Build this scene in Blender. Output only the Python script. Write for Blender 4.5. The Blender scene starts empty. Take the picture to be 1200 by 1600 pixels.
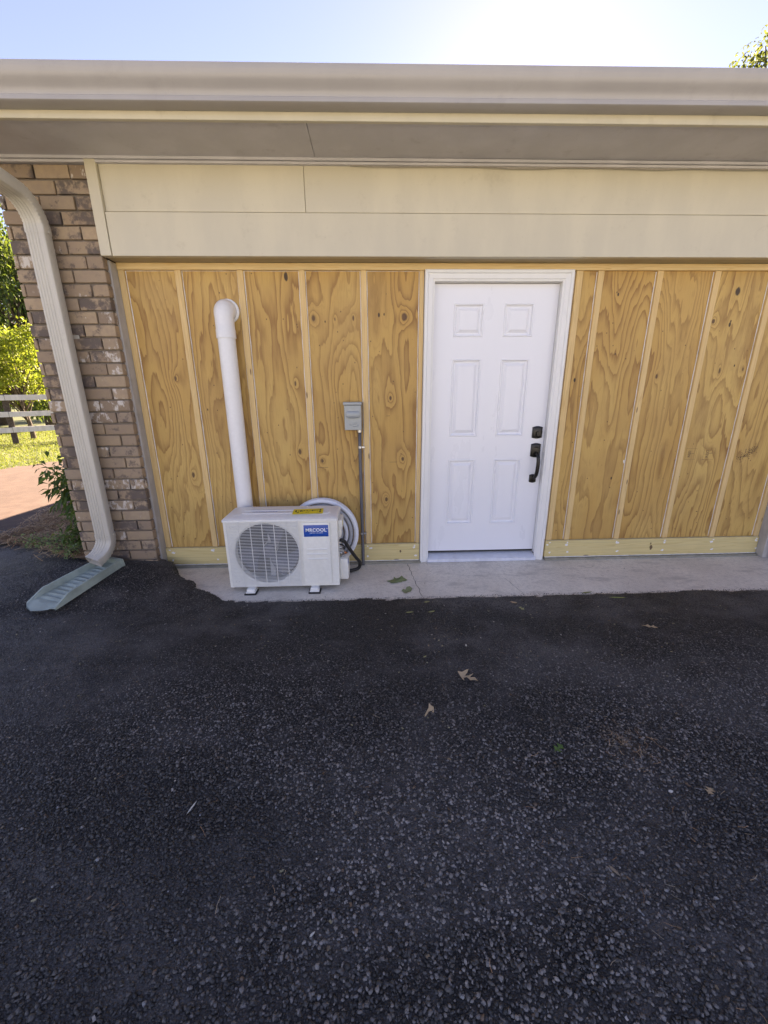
import bpy, bmesh, math, random
import numpy as np
from mathutils import Vector, Matrix
random.seed(7); rng = np.random.default_rng(11)
sc = bpy.context.scene
col = sc.collection
R = math.radians
PI = math.pi

# ------------------------------------------------------------------ camera
PITCH, YAW, ROLL = 0.2930, 0.0330, -0.0080
CAM = Vector((-0.460, -3.109, 1.377))
cam_d = bpy.data.cameras.new('camera'); cam = bpy.data.objects.new('camera', cam_d); col.objects.link(cam)
fw = Vector((math.sin(YAW)*math.cos(PITCH), math.cos(YAW)*math.cos(PITCH), -math.sin(PITCH)))
rt = Vector((math.cos(YAW), -math.sin(YAW), 0)); up = rt.cross(fw)
r2 = rt*math.cos(ROLL)+up*math.sin(ROLL); u2 = -rt*math.sin(ROLL)+up*math.cos(ROLL)
m = Matrix(((r2.x, u2.x, -fw.x, CAM.x), (r2.y, u2.y, -fw.y, CAM.y), (r2.z, u2.z, -fw.z, CAM.z), (0, 0, 0, 1)))
cam.matrix_world = m
cam_d.sensor_fit = 'VERTICAL'; cam_d.sensor_height = 36.0; cam_d.lens = 630/1600*36.0
cam_d.clip_start = 0.05; cam_d.clip_end = 2000
sc.camera = cam

# ------------------------------------------------------------------ sky, sun, exposure
SUN_EL, SUN_AZ = R(30.4), R(18.0)            # azimuth measured from +Y towards +X
world = bpy.data.worlds.new('World'); sc.world = world; world.use_nodes = True
wn = world.node_tree.nodes; wl = world.node_tree.links
bg = wn['Background']; sky = wn.new('ShaderNodeTexSky'); sky.sky_type = 'NISHITA'
sky.sun_disc = False; sky.sun_elevation = SUN_EL; sky.sun_rotation = SUN_AZ
sky.air_density = 0.85; sky.dust_density = 0.06; sky.ozone_density = 1.6; sky.altitude = 100
tintn = wn.new('ShaderNodeMix'); tintn.data_type = 'RGBA'; tintn.blend_type = 'MULTIPLY'; tintn.inputs[0].default_value = 1.0
tintn.inputs[7].default_value = (1.02, .90, 1.02, 1)          # evens out the cyan cast of the sky model, whole sky alike
wl.new(sky.outputs[0], tintn.inputs[6]); wl.new(tintn.outputs[2], bg.inputs[0]); bg.inputs[1].default_value = 0.05
sd = bpy.data.lights.new('sun', 'SUN'); sun = bpy.data.objects.new('sun', sd); col.objects.link(sun)
sd.energy = 5.0; sd.angle = R(0.53); sd.color = (1.0, 0.93, 0.83)
to_sun = Vector((math.sin(SUN_AZ)*math.cos(SUN_EL), math.cos(SUN_AZ)*math.cos(SUN_EL), math.sin(SUN_EL)))
sun.rotation_euler = to_sun.to_track_quat('Z', 'Y').to_euler(); sun.location = (3, 10, 12)
vs = sc.view_settings; vs.view_transform = 'Standard'; vs.look = 'None'; vs.gamma = 1.0; vs.use_curve_mapping = False
vs.exposure = 2.8
try:
    vs.use_white_balance = True; vs.white_balance_temperature = 8250; vs.white_balance_tint = 17
except Exception:
    pass

# ------------------------------------------------------------------ material helpers
class Mat:
    def __init__(s, name, rough=0.6, base=(.5, .5, .5), metal=0.0, spec=0.5):
        s.m = bpy.data.materials.new(name); s.m.use_nodes = True
        s.t = s.m.node_tree; s.b = s.t.nodes['Principled BSDF']
        s.out = s.t.nodes['Material Output']
        s.b.inputs['Roughness'].default_value = rough; s.b.inputs['Metallic'].default_value = metal
        s.b.inputs['Specular IOR Level'].default_value = spec
        s.b.inputs['Base Color'].default_value = (*base, 1)
    def n(s, typ, **kw):
        nd = s.t.nodes.new('ShaderNode'+typ)
        for k, v in kw.items():
            if hasattr(nd, k) and k not in nd.inputs: setattr(nd, k, v)
            else: s.put(nd.inputs[k], v)
        return nd
    def put(s, sock, v):
        if isinstance(v, bpy.types.NodeSocket): s.t.links.new(v, sock)
        elif isinstance(v, tuple) and len(v) == 3 and sock.type == 'RGBA': sock.default_value = (*v, 1)
        else: sock.default_value = v
    def math(s, op, a, b=0.0, c=None, clamp=False):
        nd = s.t.nodes.new('ShaderNodeMath'); nd.operation = op; nd.use_clamp = clamp
        s.put(nd.inputs[0], a); s.put(nd.inputs[1], b)
        if c is not None: s.put(nd.inputs[2], c)
        return nd.outputs[0]
    def mix(s, f, a, b, blend='MIX'):
        nd = s.t.nodes.new('ShaderNodeMix'); nd.data_type = 'RGBA'; nd.blend_type = blend
        s.put(nd.inputs[0], f); s.put(nd.inputs[6], a); s.put(nd.inputs[7], b)
        return nd.outputs[2]
    def ramp(s, f, stops):
        nd = s.t.nodes.new('ShaderNodeValToRGB'); s.put(nd.inputs[0], f); cr = nd.color_ramp
        while len(cr.elements) < len(stops): cr.elements.new(0.5)
        for e, (p, c) in zip(cr.elements, stops):
            e.position = p; e.color = (c, c, c, 1) if not isinstance(c, tuple) else (*c, 1)
        return nd.outputs[0]
    def smooth(s, v, a, b, lo=0.0, hi=1.0):
        nd = s.t.nodes.new('ShaderNodeMapRange'); nd.interpolation_type = 'SMOOTHSTEP'
        for i, x in enumerate((v, a, b, lo, hi)): s.put(nd.inputs[i], x)
        return nd.outputs[0]
    def pos(s): return s.n('NewGeometry').outputs['Position']
    def objc(s): return s.n('TexCoord').outputs['Object']
    def rnd(s): return s.n('ObjectInfo').outputs['Random']
    def map(s, v, scale=(1, 1, 1), loc=(0, 0, 0)):
        nd = s.n('Mapping', Vector=v); nd.inputs['Scale'].default_value = scale; s.put(nd.inputs['Location'], loc)
        return nd.outputs[0]
    def noise(s, v, scale, detail=3.0, rough=0.55, dist=0.0, out=0):
        nd = s.n('TexNoise', Vector=v, Scale=scale, Detail=detail, Roughness=rough, Distortion=dist)
        return nd.outputs[out]
    def voro(s, v, scale, feature='F1', out=0, randomness=1.0):
        nd = s.n('TexVoronoi', feature=feature, Vector=v, Scale=scale, Randomness=randomness); return nd.outputs[out]
    def bump(s, h, strength=0.3, dist=0.002):
        nd = s.n('Bump', Height=h, Strength=strength, Distance=dist); s.t.links.new(nd.outputs[0], s.b.inputs['Normal'])
    def color(s, c): s.put(s.b.inputs['Base Color'], c)
    def rough(s, c): s.put(s.b.inputs['Roughness'], c)

def paint(name, c, rough=.45, var=.06, bump=.12, scale=14, dirt=None, streak=True):
    M = Mat(name, rough); p = M.pos()
    n1 = M.noise(M.map(p, (scale, scale, scale*.35)), 1.0, 5)
    n2 = M.noise(p, 220, 2)
    cc = M.mix(M.smooth(n1, .35, .7), tuple(x*(1-var) for x in c), tuple(min(1, x*(1+var)) for x in c))
    if dirt:
        d = M.smooth(M.noise(p, 7, 6, .7), .56, .75)
        d2 = M.smooth(M.noise(M.map(p, (60, 60, 60)), 1, 3, .7), .66, .74)
        cc = M.mix(M.math('MULTIPLY', M.math('ADD', d, d2, clamp=True), dirt[1]), cc, dirt[0])
    M.color(cc); M.rough(M.smooth(n1, .3, .8, rough-.06, rough+.1)); M.bump(n2, bump, .001)
    return M.m

def wood_straight(name, light, dark, axis, knots=0.62):
    M = Mat(name, .62); p = M.pos()
    sc_ = (90, 90, 2.2) if axis == 'z' else (2.2, 90, 90)
    sc2 = (26, 26, .9) if axis == 'z' else (.9, 26, 26)
    o = M.math('MULTIPLY', M.rnd(), 37.0)
    off = M.n('CombineXYZ', X=o, Y=o, Z=o).outputs[0]
    q = M.n('VectorMath', operation='ADD'); M.put(q.inputs[0], p); M.put(q.inputs[1], off); q = q.outputs[0]
    g = M.noise(M.map(q, sc2), 1, 3, .5, .6); g = M.math('FRACT', M.math('MULTIPLY', g, 7.0))
    f = M.noise(M.map(q, sc_), 1, 4, .6)
    c = M.mix(M.ramp(g, [(0, 0.), (.6, .25), (.92, 1.), (1, .1)]), light, dark)
    c = M.mix(M.smooth(f, .35, .75), c, tuple(x*.86 for x in light))
    kn = M.voro(M.map(q, (14, 14, 3.2) if axis == 'z' else (3.2, 14, 14)), 1.0)
    c = M.mix(M.smooth(kn, .05, .10, .85, 0), c, (.09, .035, .015))
    blot = M.smooth(M.noise(q, 5, 4), .45, .7)
    c = M.mix(M.math('MULTIPLY', blot, .35), c, tuple(x*.8 for x in light))
    M.color(c); M.bump(f, .35, .001); return M.m

# plywood face veneer: flat-sawn rings as contour lines of a stretched noise field, pulled round the knots
KNOTS = [(-.841, 1.867, 1.0), (-.562, 1.867, .55), (-.20, 1.874, 1.25), (-.301, 1.321, .75), (-.83, .857, .8), (-.208, .863, .8),
         (-.335, .539, .85), (2.183, 1.50, .7), (1.706, 1.462, .5), (2.058, 1.84, .8), (-1.832, .76, .7), (-1.86, 1.47, .6), (-1.0, 1.43, .6),
         (-1.0, .93, .7), (2.36, 1.51, .4), (-.69, 1.86, .35)]
SPOTS = [(2.191, 2.036, .030), (2.183, 1.818, .017), (2.186, 1.84, .010), (1.321, 2.016, .012), (1.31, 2.03, .007), (-.381, 1.887, .016), (-.345, 1.891, .010),
         (-1.013, 2.127, .030), (1.48, .684, .012), (-.762, 1.845, .008), (1.36, 1.62, .009), (-1.66, 1.25, .009), (2.29, 1.535, .010), (-.54, 1.0, .010), (1.08, 1.44, .016), (-.28, 1.44, .006)]
def plywood():
    M = Mat('plywood_veneer', .58); p = M.pos()
    xyz = M.n('SeparateXYZ', Vector=p); X, Z = xyz.outputs[0], xyz.outputs[2]
    w = M.math('MULTIPLY', M.rnd(), 61.0)
    wob = M.noise(M.n('CombineXYZ', X=M.math('MULTIPLY', X, 5.), Y=w, Z=M.math('MULTIPLY', Z, 1.3)).outputs[0], 1.0, 3, .55)
    n1 = M.noise(M.n('CombineXYZ', X=M.math('MULTIPLY', X, 3.1), Y=w, Z=M.math('MULTIPLY', Z, .42)).outputs[0], 1.0, 2.2, .5)
    n2 = M.noise(M.n('CombineXYZ', X=M.math('MULTIPLY', X, 22.), Y=w, Z=M.math('MULTIPLY', Z, 2.6)).outputs[0], 1.0, 3.5, .6)
    F = M.math('ADD', M.math('MULTIPLY', n1, 12.5), M.math('MULTIPLY', wob, 2.6))
    F = M.math('ADD', F, M.math('MULTIPLY', n2, 1.15))
    core = None
    for (kx, kz, s) in KNOTS:
        dx = M.math('ADD', M.math('SUBTRACT', X, kx), M.math('MULTIPLY', M.math('SUBTRACT', n2, .5), .034)); dz = M.math('MULTIPLY', M.math('SUBTRACT', Z, kz), .42 if s < .75 else .66)
        d2 = M.math('ADD', M.math('MULTIPLY', dx, dx), M.math('MULTIPLY', dz, dz))
        g = M.math('DIVIDE', 2.9*s, M.math('ADD', 1.0, M.math('MULTIPLY', d2, 900.0/(s*s))))
        F = M.math('ADD', F, g)
        c = M.smooth(d2, (.011*s)**2*.55, (.017*s)**2, 1, 0)
        core = c if core is None else M.math('MAXIMUM', core, c)
    fr = M.math('FRACT', M.math('MULTIPLY', F, M.smooth(M.noise(M.n('CombineXYZ', X=M.math('MULTIPLY', X, 1.1), Y=M.math('ADD', w, 3.), Z=M.math('MULTIPLY', Z, .35)).outputs[0], 1., 2), .42, .6, 1.0, 1.45)))
    ring = M.ramp(fr, [(0, .12), (.05, 0.), (.50, .10), (.80, .62), (.95, 1.), (1, .35)])
    wide = M.smooth(M.noise(M.n('CombineXYZ', X=M.math('MULTIPLY', X, 2.6), Y=M.math('ADD', w, 9.), Z=M.math('MULTIPLY', Z, .9)).outputs[0], 1., 3), .38, .66)
    fr2 = M.math('FRACT', M.math('MULTIPLY', F, 2.7)); ring = M.math('ADD', ring, M.math('MULTIPLY', M.ramp(fr2, [(0, .2), (.08, 0.), (.70, 0.), (.93, 1.), (1, .5)]), M.smooth(wide, .2, .9, .30, 0)), clamp=True)
    ring = M.math('MULTIPLY', ring, M.smooth(wide, 0, 1, .70, 1.08))
    fib = M.noise(M.n('CombineXYZ', X=M.math('MULTIPLY', X, 240.), Y=w, Z=M.math('MULTIPLY', Z, 7.)).outputs[0], 1., 3, .6)
    light, dark, amber = (.62, .410, .130), (.275, .140, .036), (.49, .275, .062)
    c = M.mix(ring, light, dark)
    c = M.mix(M.math('MULTIPLY', wide, .55), c, M.mix(ring, amber, (.29, .135, .032)))
    c = M.mix(M.smooth(fib, .45, .8, 0, .30), c, tuple(x*.72 for x in dark))
    # weathered dusting of lighter and darker stains
    st = M.smooth(M.noise(p, 2.3, 5, .6), .40, .72)
    c = M.mix(M.math('MULTIPLY', st, .42), c, (.38, .225, .080))
    c = M.mix(M.smooth(M.rnd(), 0, 1, 0, .22), c, (.46, .235, .062))
    bay = M.smooth(M.noise(M.n('CombineXYZ', X=M.math('MULTIPLY', X, 1.9), Y=M.math('ADD', w, 21.), Z=M.math('MULTIPLY', Z, .5)).outputs[0], 1., 3), .40, .64, 0, .32)
    c = M.mix(bay, c, M.mix(ring, (.50, .27, .062), (.22, .105, .026)))
    flecks = M.smooth(M.voro(M.n('CombineXYZ', X=M.math('MULTIPLY', X, 16.), Y=w, Z=M.math('MULTIPLY', Z, 11.)).outputs[0], 1.0), .045, .075, .8, 0)
    c = M.mix(flecks, c, (.075, .035, .018))
    c = M.mix(M.math('MULTIPLY', core, .88), c, (.085, .036, .016))
    sp = None
    for (kx, kz, s) in SPOTS:
        dx = M.math('ADD', M.math('SUBTRACT', X, kx), M.math('MULTIPLY', M.math('SUBTRACT', n2, .5), s*1.2))
        dz = M.math('MULTIPLY', M.math('SUBTRACT', Z, kz), .5)
        d2 = M.math('ADD', M.math('MULTIPLY', dx, dx), M.math('MULTIPLY', dz, dz))
        q = M.smooth(d2, (.5*s)**2*.5, (.5*s)**2*1.3, 1, 0); sp = q if sp is None else M.math('MAXIMUM', sp, q)
    c = M.mix(M.math('MULTIPLY', sp, .93), c, (.022, .010, .008))
    M.color(c); M.bump(M.math('ADD', M.math('MULTIPLY', fib, .6), M.math('MULTIPLY', ring, .6)), .4, .0012)
    return M.m

def brick_mat():
    M = Mat('fired_brick', .85); p = M.pos(); r = M.rnd()
    sh = M.math('MULTIPLY', r, 91.); q = M.n('VectorMath', operation='ADD'); M.put(q.inputs[0], p)
    M.put(q.inputs[1], M.n('CombineXYZ', X=sh, Y=sh, Z=sh).outputs[0]); q = q.outputs[0]
    base = M.ramp(r, [(0, (.36, .262, .165)), (.22, (.41, .305, .20)), (.42, (.25, .18, .12)), (.6, (.43, .315, .20)), (.8, (.31, .235, .165)), (1, (.38, .27, .165))])
    n = M.noise(q, 26, 5, .65); c = M.mix(M.smooth(n, .3, .75), base, M.mix(.5, base, (.26, .185, .145)))
    dk = M.math('SUBTRACT', M.noise(q, 10, 6, .68), M.math('MULTIPLY', M.math('FRACT', M.math('MULTIPLY', r, 7.13)), .24))
    c = M.mix(M.smooth(dk, .37, .24, 0, .82), c, (.085, .068, .066))
    wh = M.math('ADD', M.noise(M.map(q, (1, 1, .6)), 24, 5, .7), M.math('MULTIPLY', M.smooth(M.math('FRACT', M.math('MULTIPLY', r, 13.7)), .74, .96), .17))
    c = M.mix(M.smooth(wh, .66, .76, 0, .8), c, (.66, .61, .55))
    M.color(c); M.bump(M.noise(q, 190, 4, .7), .6, .003); return M.m

def concrete_mat():
    M = Mat('broom_concrete', .85); p = M.pos()
    a = M.noise(p, 2.2, 5, .6); b = M.noise(p, 34, 4, .7); f = M.noise(p, 420, 2, .6)
    c = M.mix(M.smooth(a, .32, .7), (.70, .63, .535), (.82, .75, .645)); c = M.mix(M.smooth(b, .42, .72, 0, .5), c, (.48, .43, .365))
    c = M.mix(M.smooth(f, .54, .66, 0, .75), c, (.22, .205, .19)); c = M.mix(M.smooth(f, .40, .30, 0, .55), c, (.66, .64, .60))
    d = M.n('SeparateXYZ', Vector=p).outputs[1]
    stain = M.math('MULTIPLY', M.smooth(M.noise(M.map(p, (3, 9, 1)), 1., 5, .7), .50, .68), .38)
    c = M.mix(M.math('MULTIPLY', stain, 1.3), c, (.36, .325, .29))
    rust = M.smooth(M.math('ADD', d, M.math('MULTIPLY', b, .05)), -.585, -.61, 0, .45); c = M.mix(rust, c, (.34, .24, .17))
    M.color(c); M.bump(M.math('ADD', f, M.math('MULTIPLY', b, .6)), .5, .002); return M.m

def asphalt_mat():
    M = Mat('asphalt_binder', .55, spec=.4); p = M.pos()
    v = M.n('TexVoronoi', Vector=p, Scale=165.0); cell = v.outputs['Color']; dist = v.outputs['Distance']
    s = M.n('SeparateColor', Color=cell)
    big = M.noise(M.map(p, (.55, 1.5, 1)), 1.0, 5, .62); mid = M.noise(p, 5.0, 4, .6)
    c = M.mix(s.outputs[0], (.0065, .0057, .0052), (.036, .031, .028))
    c = M.mix(M.smooth(s.outputs[1], .93, .99), c, (.09, .088, .088))
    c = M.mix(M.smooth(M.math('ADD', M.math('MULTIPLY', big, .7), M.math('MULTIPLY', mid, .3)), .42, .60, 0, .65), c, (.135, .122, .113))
    pile = M.n('VectorMath', operation='DISTANCE'); M.put(pile.inputs[0], p); pile.inputs[1].default_value = (.56, -1.86, 0)
    pl = M.smooth(M.math('ADD', pile.outputs['Value'], M.math('MULTIPLY', mid, .12)), .06, .22, .45, 0); c = M.mix(pl, c, (.075, .045, .026))
    M.color(c); M.rough(M.smooth(s.outputs[2], 0, 1, .45, .75))
    M.bump(M.math('ADD', M.math('MULTIPLY', dist, -1.0), M.math('MULTIPLY', M.noise(p, 380, 3), .3)), .9, .006); return M.m

def attr_mat(name, rough=.6, trans=0.0, spec=.4, var=0.0, bumpy=0.0):
    M = Mat(name, rough, spec=spec); a = M.n('Attribute', attribute_name='tint'); c = a.outputs['Color']
    if var: c = M.mix(M.smooth(M.noise(M.pos(), 300, 3), .3, .75, 0, var), c, M.mix(.7, c, (.02, .02, .02)))
    M.color(c)
    if bumpy: M.bump(M.noise(M.pos(), 500, 3, .7), bumpy, .002)
    if trans:
        tb = M.n('BsdfTranslucent', Color=M.mix(.35, c, (.30, .38, .03))); mx = M.n('MixShader', Fac=trans)
        M.t.links.new(M.b.outputs[0], mx.inputs[1]); M.t.links.new(tb.outputs[0], mx.inputs[2]); M.t.links.new(mx.outputs[0], M.out.inputs[0])
    return M.m

def ground_mat(name, a, b, c3, scale=8., rough=.9, bump=.5):
    M = Mat(name, rough); p = M.pos()
    n = M.noise(p, scale, 6, .65); f = M.noise(p, scale*22, 3, .7); big = M.noise(p, .5, 3)
    c = M.mix(M.smooth(n, .35, .68), a, b); c = M.mix(M.smooth(f, .52, .72, 0, .6), c, c3); c = M.mix(M.smooth(big, .4, .65, 0, .35), c, tuple(x*.8 for x in a))
    M.color(c); M.bump(f, bump, .006); return M.m

def plain(name, c, rough=.5, metal=0., spec=.5, var=.08, bump=.08, scale=40):
    M = Mat(name, rough, c, metal, spec); p = M.pos(); n = M.noise(p, scale, 4, .6)
    M.color(M.mix(M.smooth(n, .35, .7), tuple(x*(1-var) for x in c), tuple(min(1, x*(1+var)) for x in c)))
    M.rough(M.smooth(n, .3, .7, rough*.85, min(1, rough*1.15))); M.bump(M.noise(p, 260, 2), bump, .0008); return M.m

MT = {}
MT['ply'] = plywood()
MT['pine_v'] = wood_straight('pine_vertical', (.74, .52, .24), (.60, .37, .135), 'z')
MT['pine_h'] = wood_straight('pine_horizontal', (.76, .55, .27), (.62, .40, .16), 'x')
MT['pt'] = wood_straight('treated_plate', (.68, .55, .26), (.54, .40, .155), 'x')
MT['siding'] = paint('beige_siding_paint', (.57, .515, .39), .5, .04, .2, 6, ((.30, .25, .17), .22))
MT['soffit'] = paint('soffit_paint', (.55, .525, .53), .55, .06, .25, 5, ((.25, .22, .19), .3))
MT['header'] = paint('header_paint', (.40, .33, .215), .55, .08, .2, 9)
MT['trimgrey'] = paint('grey_jamb_paint', (.42, .40, .375), .6, .12, .5, 18, ((.20, .19, .18), .5))
MT['gutter'] = paint('gutter_enamel', (.37, .345, .325), .38, .04, .06, 4, ((.28, .26, .24), .3))
MT['spout'] = paint('downspout_enamel', (.52, .485, .415), .38, .05, .06, 9, ((.33, .30, .25), .45))
MT['shingle'] = ground_mat('roof_shingle', (.10, .095, .09), (.16, .15, .14), (.06, .06, .06), 12.)
MT['door'] = paint('door_white', (.80, .80, .82), .32, .006, .04, 5)
MT['casing'] = paint('casing_white', (.77, .76, .73), .4, .02, .1, 12, ((.55, .50, .44), .12))
MT['gap'] = plain('weatherstrip', (.03, .03, .028), .7)
MT['sill'] = paint('sill_white', (.66, .68, .74), .35, .06, .08, 20, ((.4, .4, .42), .3))
MT['caulk'] = plain('white_caulk', (.80, .78, .74), .5, bump=.4, scale=120)
MT['ledge'] = ground_mat('mortar_ledge', (.24, .23, .18), (.33, .31, .25), (.16, .16, .12), 14.)
MT['brick'] = brick_mat()
MT['mortar'] = ground_mat('mortar', (.20, .165, .13), (.26, .215, .17), (.12, .10, .08), 30., .95, .8)
MT['conc'] = concrete_mat()
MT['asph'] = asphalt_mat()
MT['stone'] = attr_mat('aggregate', .33, 0, .6, .35, .6)
MT['drive'] = ground_mat('dusty_drive', (.090, .053, .038), (.125, .077, .056), (.05, .032, .025), 5.)
MT['soil'] = ground_mat('mulch_soil', (.26, .16, .10), (.40, .26, .165), (.06, .04, .028), 18.)
MT['turf'] = ground_mat('turf_ground', (.06, .075, .018), (.11, .12, .03), (.12, .09, .04), 6.)
MT['needle'] = attr_mat('pine_straw', .7, .1)
MT['leaf'] = attr_mat('leaf', .5, .5)
MT['dryleaf'] = attr_mat('dry_leaf', .65, .15, var=.25)
MT['bark'] = ground_mat('bark', (.07, .05, .035), (.13, .10, .075), (.03, .022, .018), 22.)
MT['fence'] = paint('fence_white', (.72, .68, .63), .6, .1, .3, 8, ((.35, .32, .28), .4))
MT['ac'] = plain('ac_enamel', (.80, .785, .715), .36, var=.03)
MT['aclid'] = plain('ac_lid', (.80, .795, .76), .38, var=.03)
MT['acwhite'] = plain('grille_wire', (.78, .77, .73), .4, var=.02)
MT['fan'] = plain('fan_plastic', (.085, .092, .125), .22, var=.15, scale=8)
MT['dark'] = plain('coil_dark', (.018, .018, .017), .6, var=.3, scale=90)
MT['shroud'] = plain('shroud', (.45, .45, .45), .4)
MT['blue'] = plain('logo_blue', (.006, .075, .36), .3, var=.03)
MT['white'] = plain('print_white', (.85, .87, .9), .4)
MT['yellow'] = plain('label_yellow', (.82, .64, .02), .45, var=.05)
MT['ink'] = plain('print_ink', (.05, .04, .03), .6)
MT['inkblue'] = plain('print_pale_blue', (.42, .46, .66), .5)
MT['stamp'] = plain('stamp_ink', (.17, .105, .05), .7, var=.3, scale=200)
MT['pvc'] = plain('pvc_white', (.78, .775, .765), .33, var=.02)
MT['greybox'] = plain('box_grey', (.30, .325, .33), .38, .2, var=.05)
MT['conduit'] = plain('conduit_grey', (.105, .105, .115), .5)
MT['zinc'] = plain('zinc', (.55, .55, .55), .35, .8)
MT['black'] = plain('oil_rubbed_black', (.018, .015, .012), .33, .3)
MT['rubber'] = plain('rubber_black', (.014, .014, .014), .5)
MT['foam'] = plain('line_set_foam', (.74, .76, .80), .5, var=.03, bump=.2)
MT['foamgrey'] = plain('line_set_grey', (.42, .43, .45), .5, var=.05, bump=.2)
MT['copper'] = plain('copper', (.45, .17, .07), .35, .8)
MT['splash'] = plain('splash_plastic', (.31, .365, .315), .5, var=.15, scale=9, bump=.2)
MT['cable'] = plain('painted_cable', (.36, .32, .27), .5)

# ------------------------------------------------------------------ mesh helpers
def link(name, me, mat=None, parent=None, smooth=False):
    if mat is not None and not me.materials: me.materials.append(mat)
    o = bpy.data.objects.new(name, me); col.objects.link(o)
    if parent is not None: o.parent = parent
    if smooth:
        me.polygons.foreach_set('use_smooth', [True]*len(me.polygons))
    return o
def mesh(name, v, f):
    me = bpy.data.meshes.new(name); me.from_pydata([tuple(x) for x in v], [], f); me.update(); return me
def tag(o, label, cat, group=None):
    o['label'] = label; o['category'] = cat
    if group: o['group'] = group
    return o
def struct(o, kind='structure'): o['kind'] = kind; return o
def empty(name, loc=(0, 0, 0)):
    o = bpy.data.objects.new(name, None); o.location = loc; o.empty_display_size = .1; col.objects.link(o); return o

class B:
    """collects shapes in world coordinates into one mesh"""
    def __init__(s): s.bm = bmesh.new()
    def box(s, x0, x1, y0, y1, z0, z1, bev=0.0, seg=1, rot=None):
        t = bmesh.new(); bmesh.ops.create_cube(t, size=1.0)
        for v in t.verts: v.co = Vector(((x0+x1)/2+v.co.x*(x1-x0), (y0+y1)/2+v.co.y*(y1-y0), (z0+z1)/2+v.co.z*(z1-z0)))
        if bev: bmesh.ops.bevel(t, geom=list(t.edges), offset=bev, segments=seg, profile=.5, affect='EDGES')
        if rot is not None: bmesh.ops.transform(t, matrix=rot, verts=t.verts)
        s.add(t); return s
    def add(s, t):
        me = bpy.data.meshes.new('t'); t.to_mesh(me); t.free(); s.bm.from_mesh(me); bpy.data.meshes.remove(me)
    def poly(s, v, f):
        vs_ = [s.bm.verts.new(x) for x in v]
        for q in f:
            try: s.bm.faces.new([vs_[i] for i in q])
            except ValueError: pass
        return s
    def tube(s, pts, r, n=10, cap=True):
        pts = [Vector(p) for p in pts]; k = len(pts); rr = r if isinstance(r, (list, tuple)) else [r]*k
        rings = []; prev = None
        for i, p in enumerate(pts):
            t = (pts[min(i+1, k-1)]-pts[max(i-1, 0)]).normalized()
            if prev is None: a = t.orthogonal().normalized()
            else: a = (prev - t*prev.dot(t)).normalized()
            prev = a; b = t.cross(a)
            rings.append([s.bm.verts.new(p+(a*math.cos(j*2*PI/n)+b*math.sin(j*2*PI/n))*rr[i]) for j in range(n)])
        for i in range(k-1):
            for j in range(n): s.bm.faces.new((rings[i][j], rings[i][(j+1) % n], rings[i+1][(j+1) % n], rings[i+1][j]))
        if cap: s.bm.faces.new(rings[0][::-1]); s.bm.faces.new(rings[-1])
        return s
    def loft(s, rings, close=True, cap=False):
        R_ = [[s.bm.verts.new(p) for p in r] for r in rings]
        for a, b in zip(R_, R_[1:]):
            n = len(a)
            for j in range(n if close else n-1): s.bm.faces.new((a[j], a[(j+1) % n], b[(j+1) % n], b[j]))
        if cap: s.bm.faces.new(R_[0][::-1]); s.bm.faces.new(R_[-1])
        return s
    def done(s, name, mat, parent=None, smooth=False, angle=None):
        bmesh.ops.recalc_face_normals(s.bm, faces=s.bm.faces)
        me = bpy.data.meshes.new(name); s.bm.to_mesh(me); s.bm.free()
        o = link(name, me, mat, parent, smooth)
        if angle:
            me.polygons.foreach_set('use_smooth', [True]*len(me.polygons))
            me.set_sharp_from_angle(angle=R(angle))
        return o
def spline(ctrl, n=8):
    P = [Vector(c) for c in ctrl]; P = [P[0]*2-P[1]]+P+[P[-1]*2-P[-2]]; out = []
    for i in range(1, len(P)-2):
        for k in range(n):
            t = k/n; a, b, c, d = P[i-1:i+3]
            out.append(.5*((2*b)+(c-a)*t+(2*a-5*b+4*c-d)*t*t+(3*b-a-3*c+d)*t**3))
    out.append(P[-2]); return out
def tri_mesh(name, V, F, tint=None):
    """fast mesh from numpy arrays, V (n,3), F (m,k)"""
    me = bpy.data.meshes.new(name); k = F.shape[1]
    me.vertices.add(len(V)); me.vertices.foreach_set('co', V.astype(np.float32).ravel())
    me.loops.add(F.size); me.loops.foreach_set('vertex_index', F.astype(np.int32).ravel())
    me.polygons.add(len(F)); me.polygons.foreach_set('loop_start', np.arange(0, F.size, k, dtype=np.int32))
    me.update(calc_edges=True)
    if tint is not None:
        a = me.attributes.new('tint', 'FLOAT_COLOR', 'POINT')
        a.data.foreach_set('color', np.concatenate([tint, np.ones((len(tint), 1))], 1).astype(np.float32).ravel())
    return me
def text_mesh(s, size=1.0, sx=1.0, bold=0.0, spacing=1.0):
    c = bpy.data.curves.new('txt', 'FONT'); c.body = s; c.size = size; c.align_x = 'CENTER'; c.align_y = 'CENTER'
    c.offset = bold; c.space_character = spacing; c.resolution_u = 3; c.extrude = .0004
    o = bpy.data.objects.new('txt', c); col.objects.link(o); bpy.context.view_layer.update()
    me = bpy.data.meshes.new_from_object(o.evaluated_get(bpy.context.evaluated_depsgraph_get()))
    bpy.data.objects.remove(o); bpy.data.curves.remove(c)
    for v in me.vertices: v.co.x *= sx
    me.materials.clear(); return me

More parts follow.
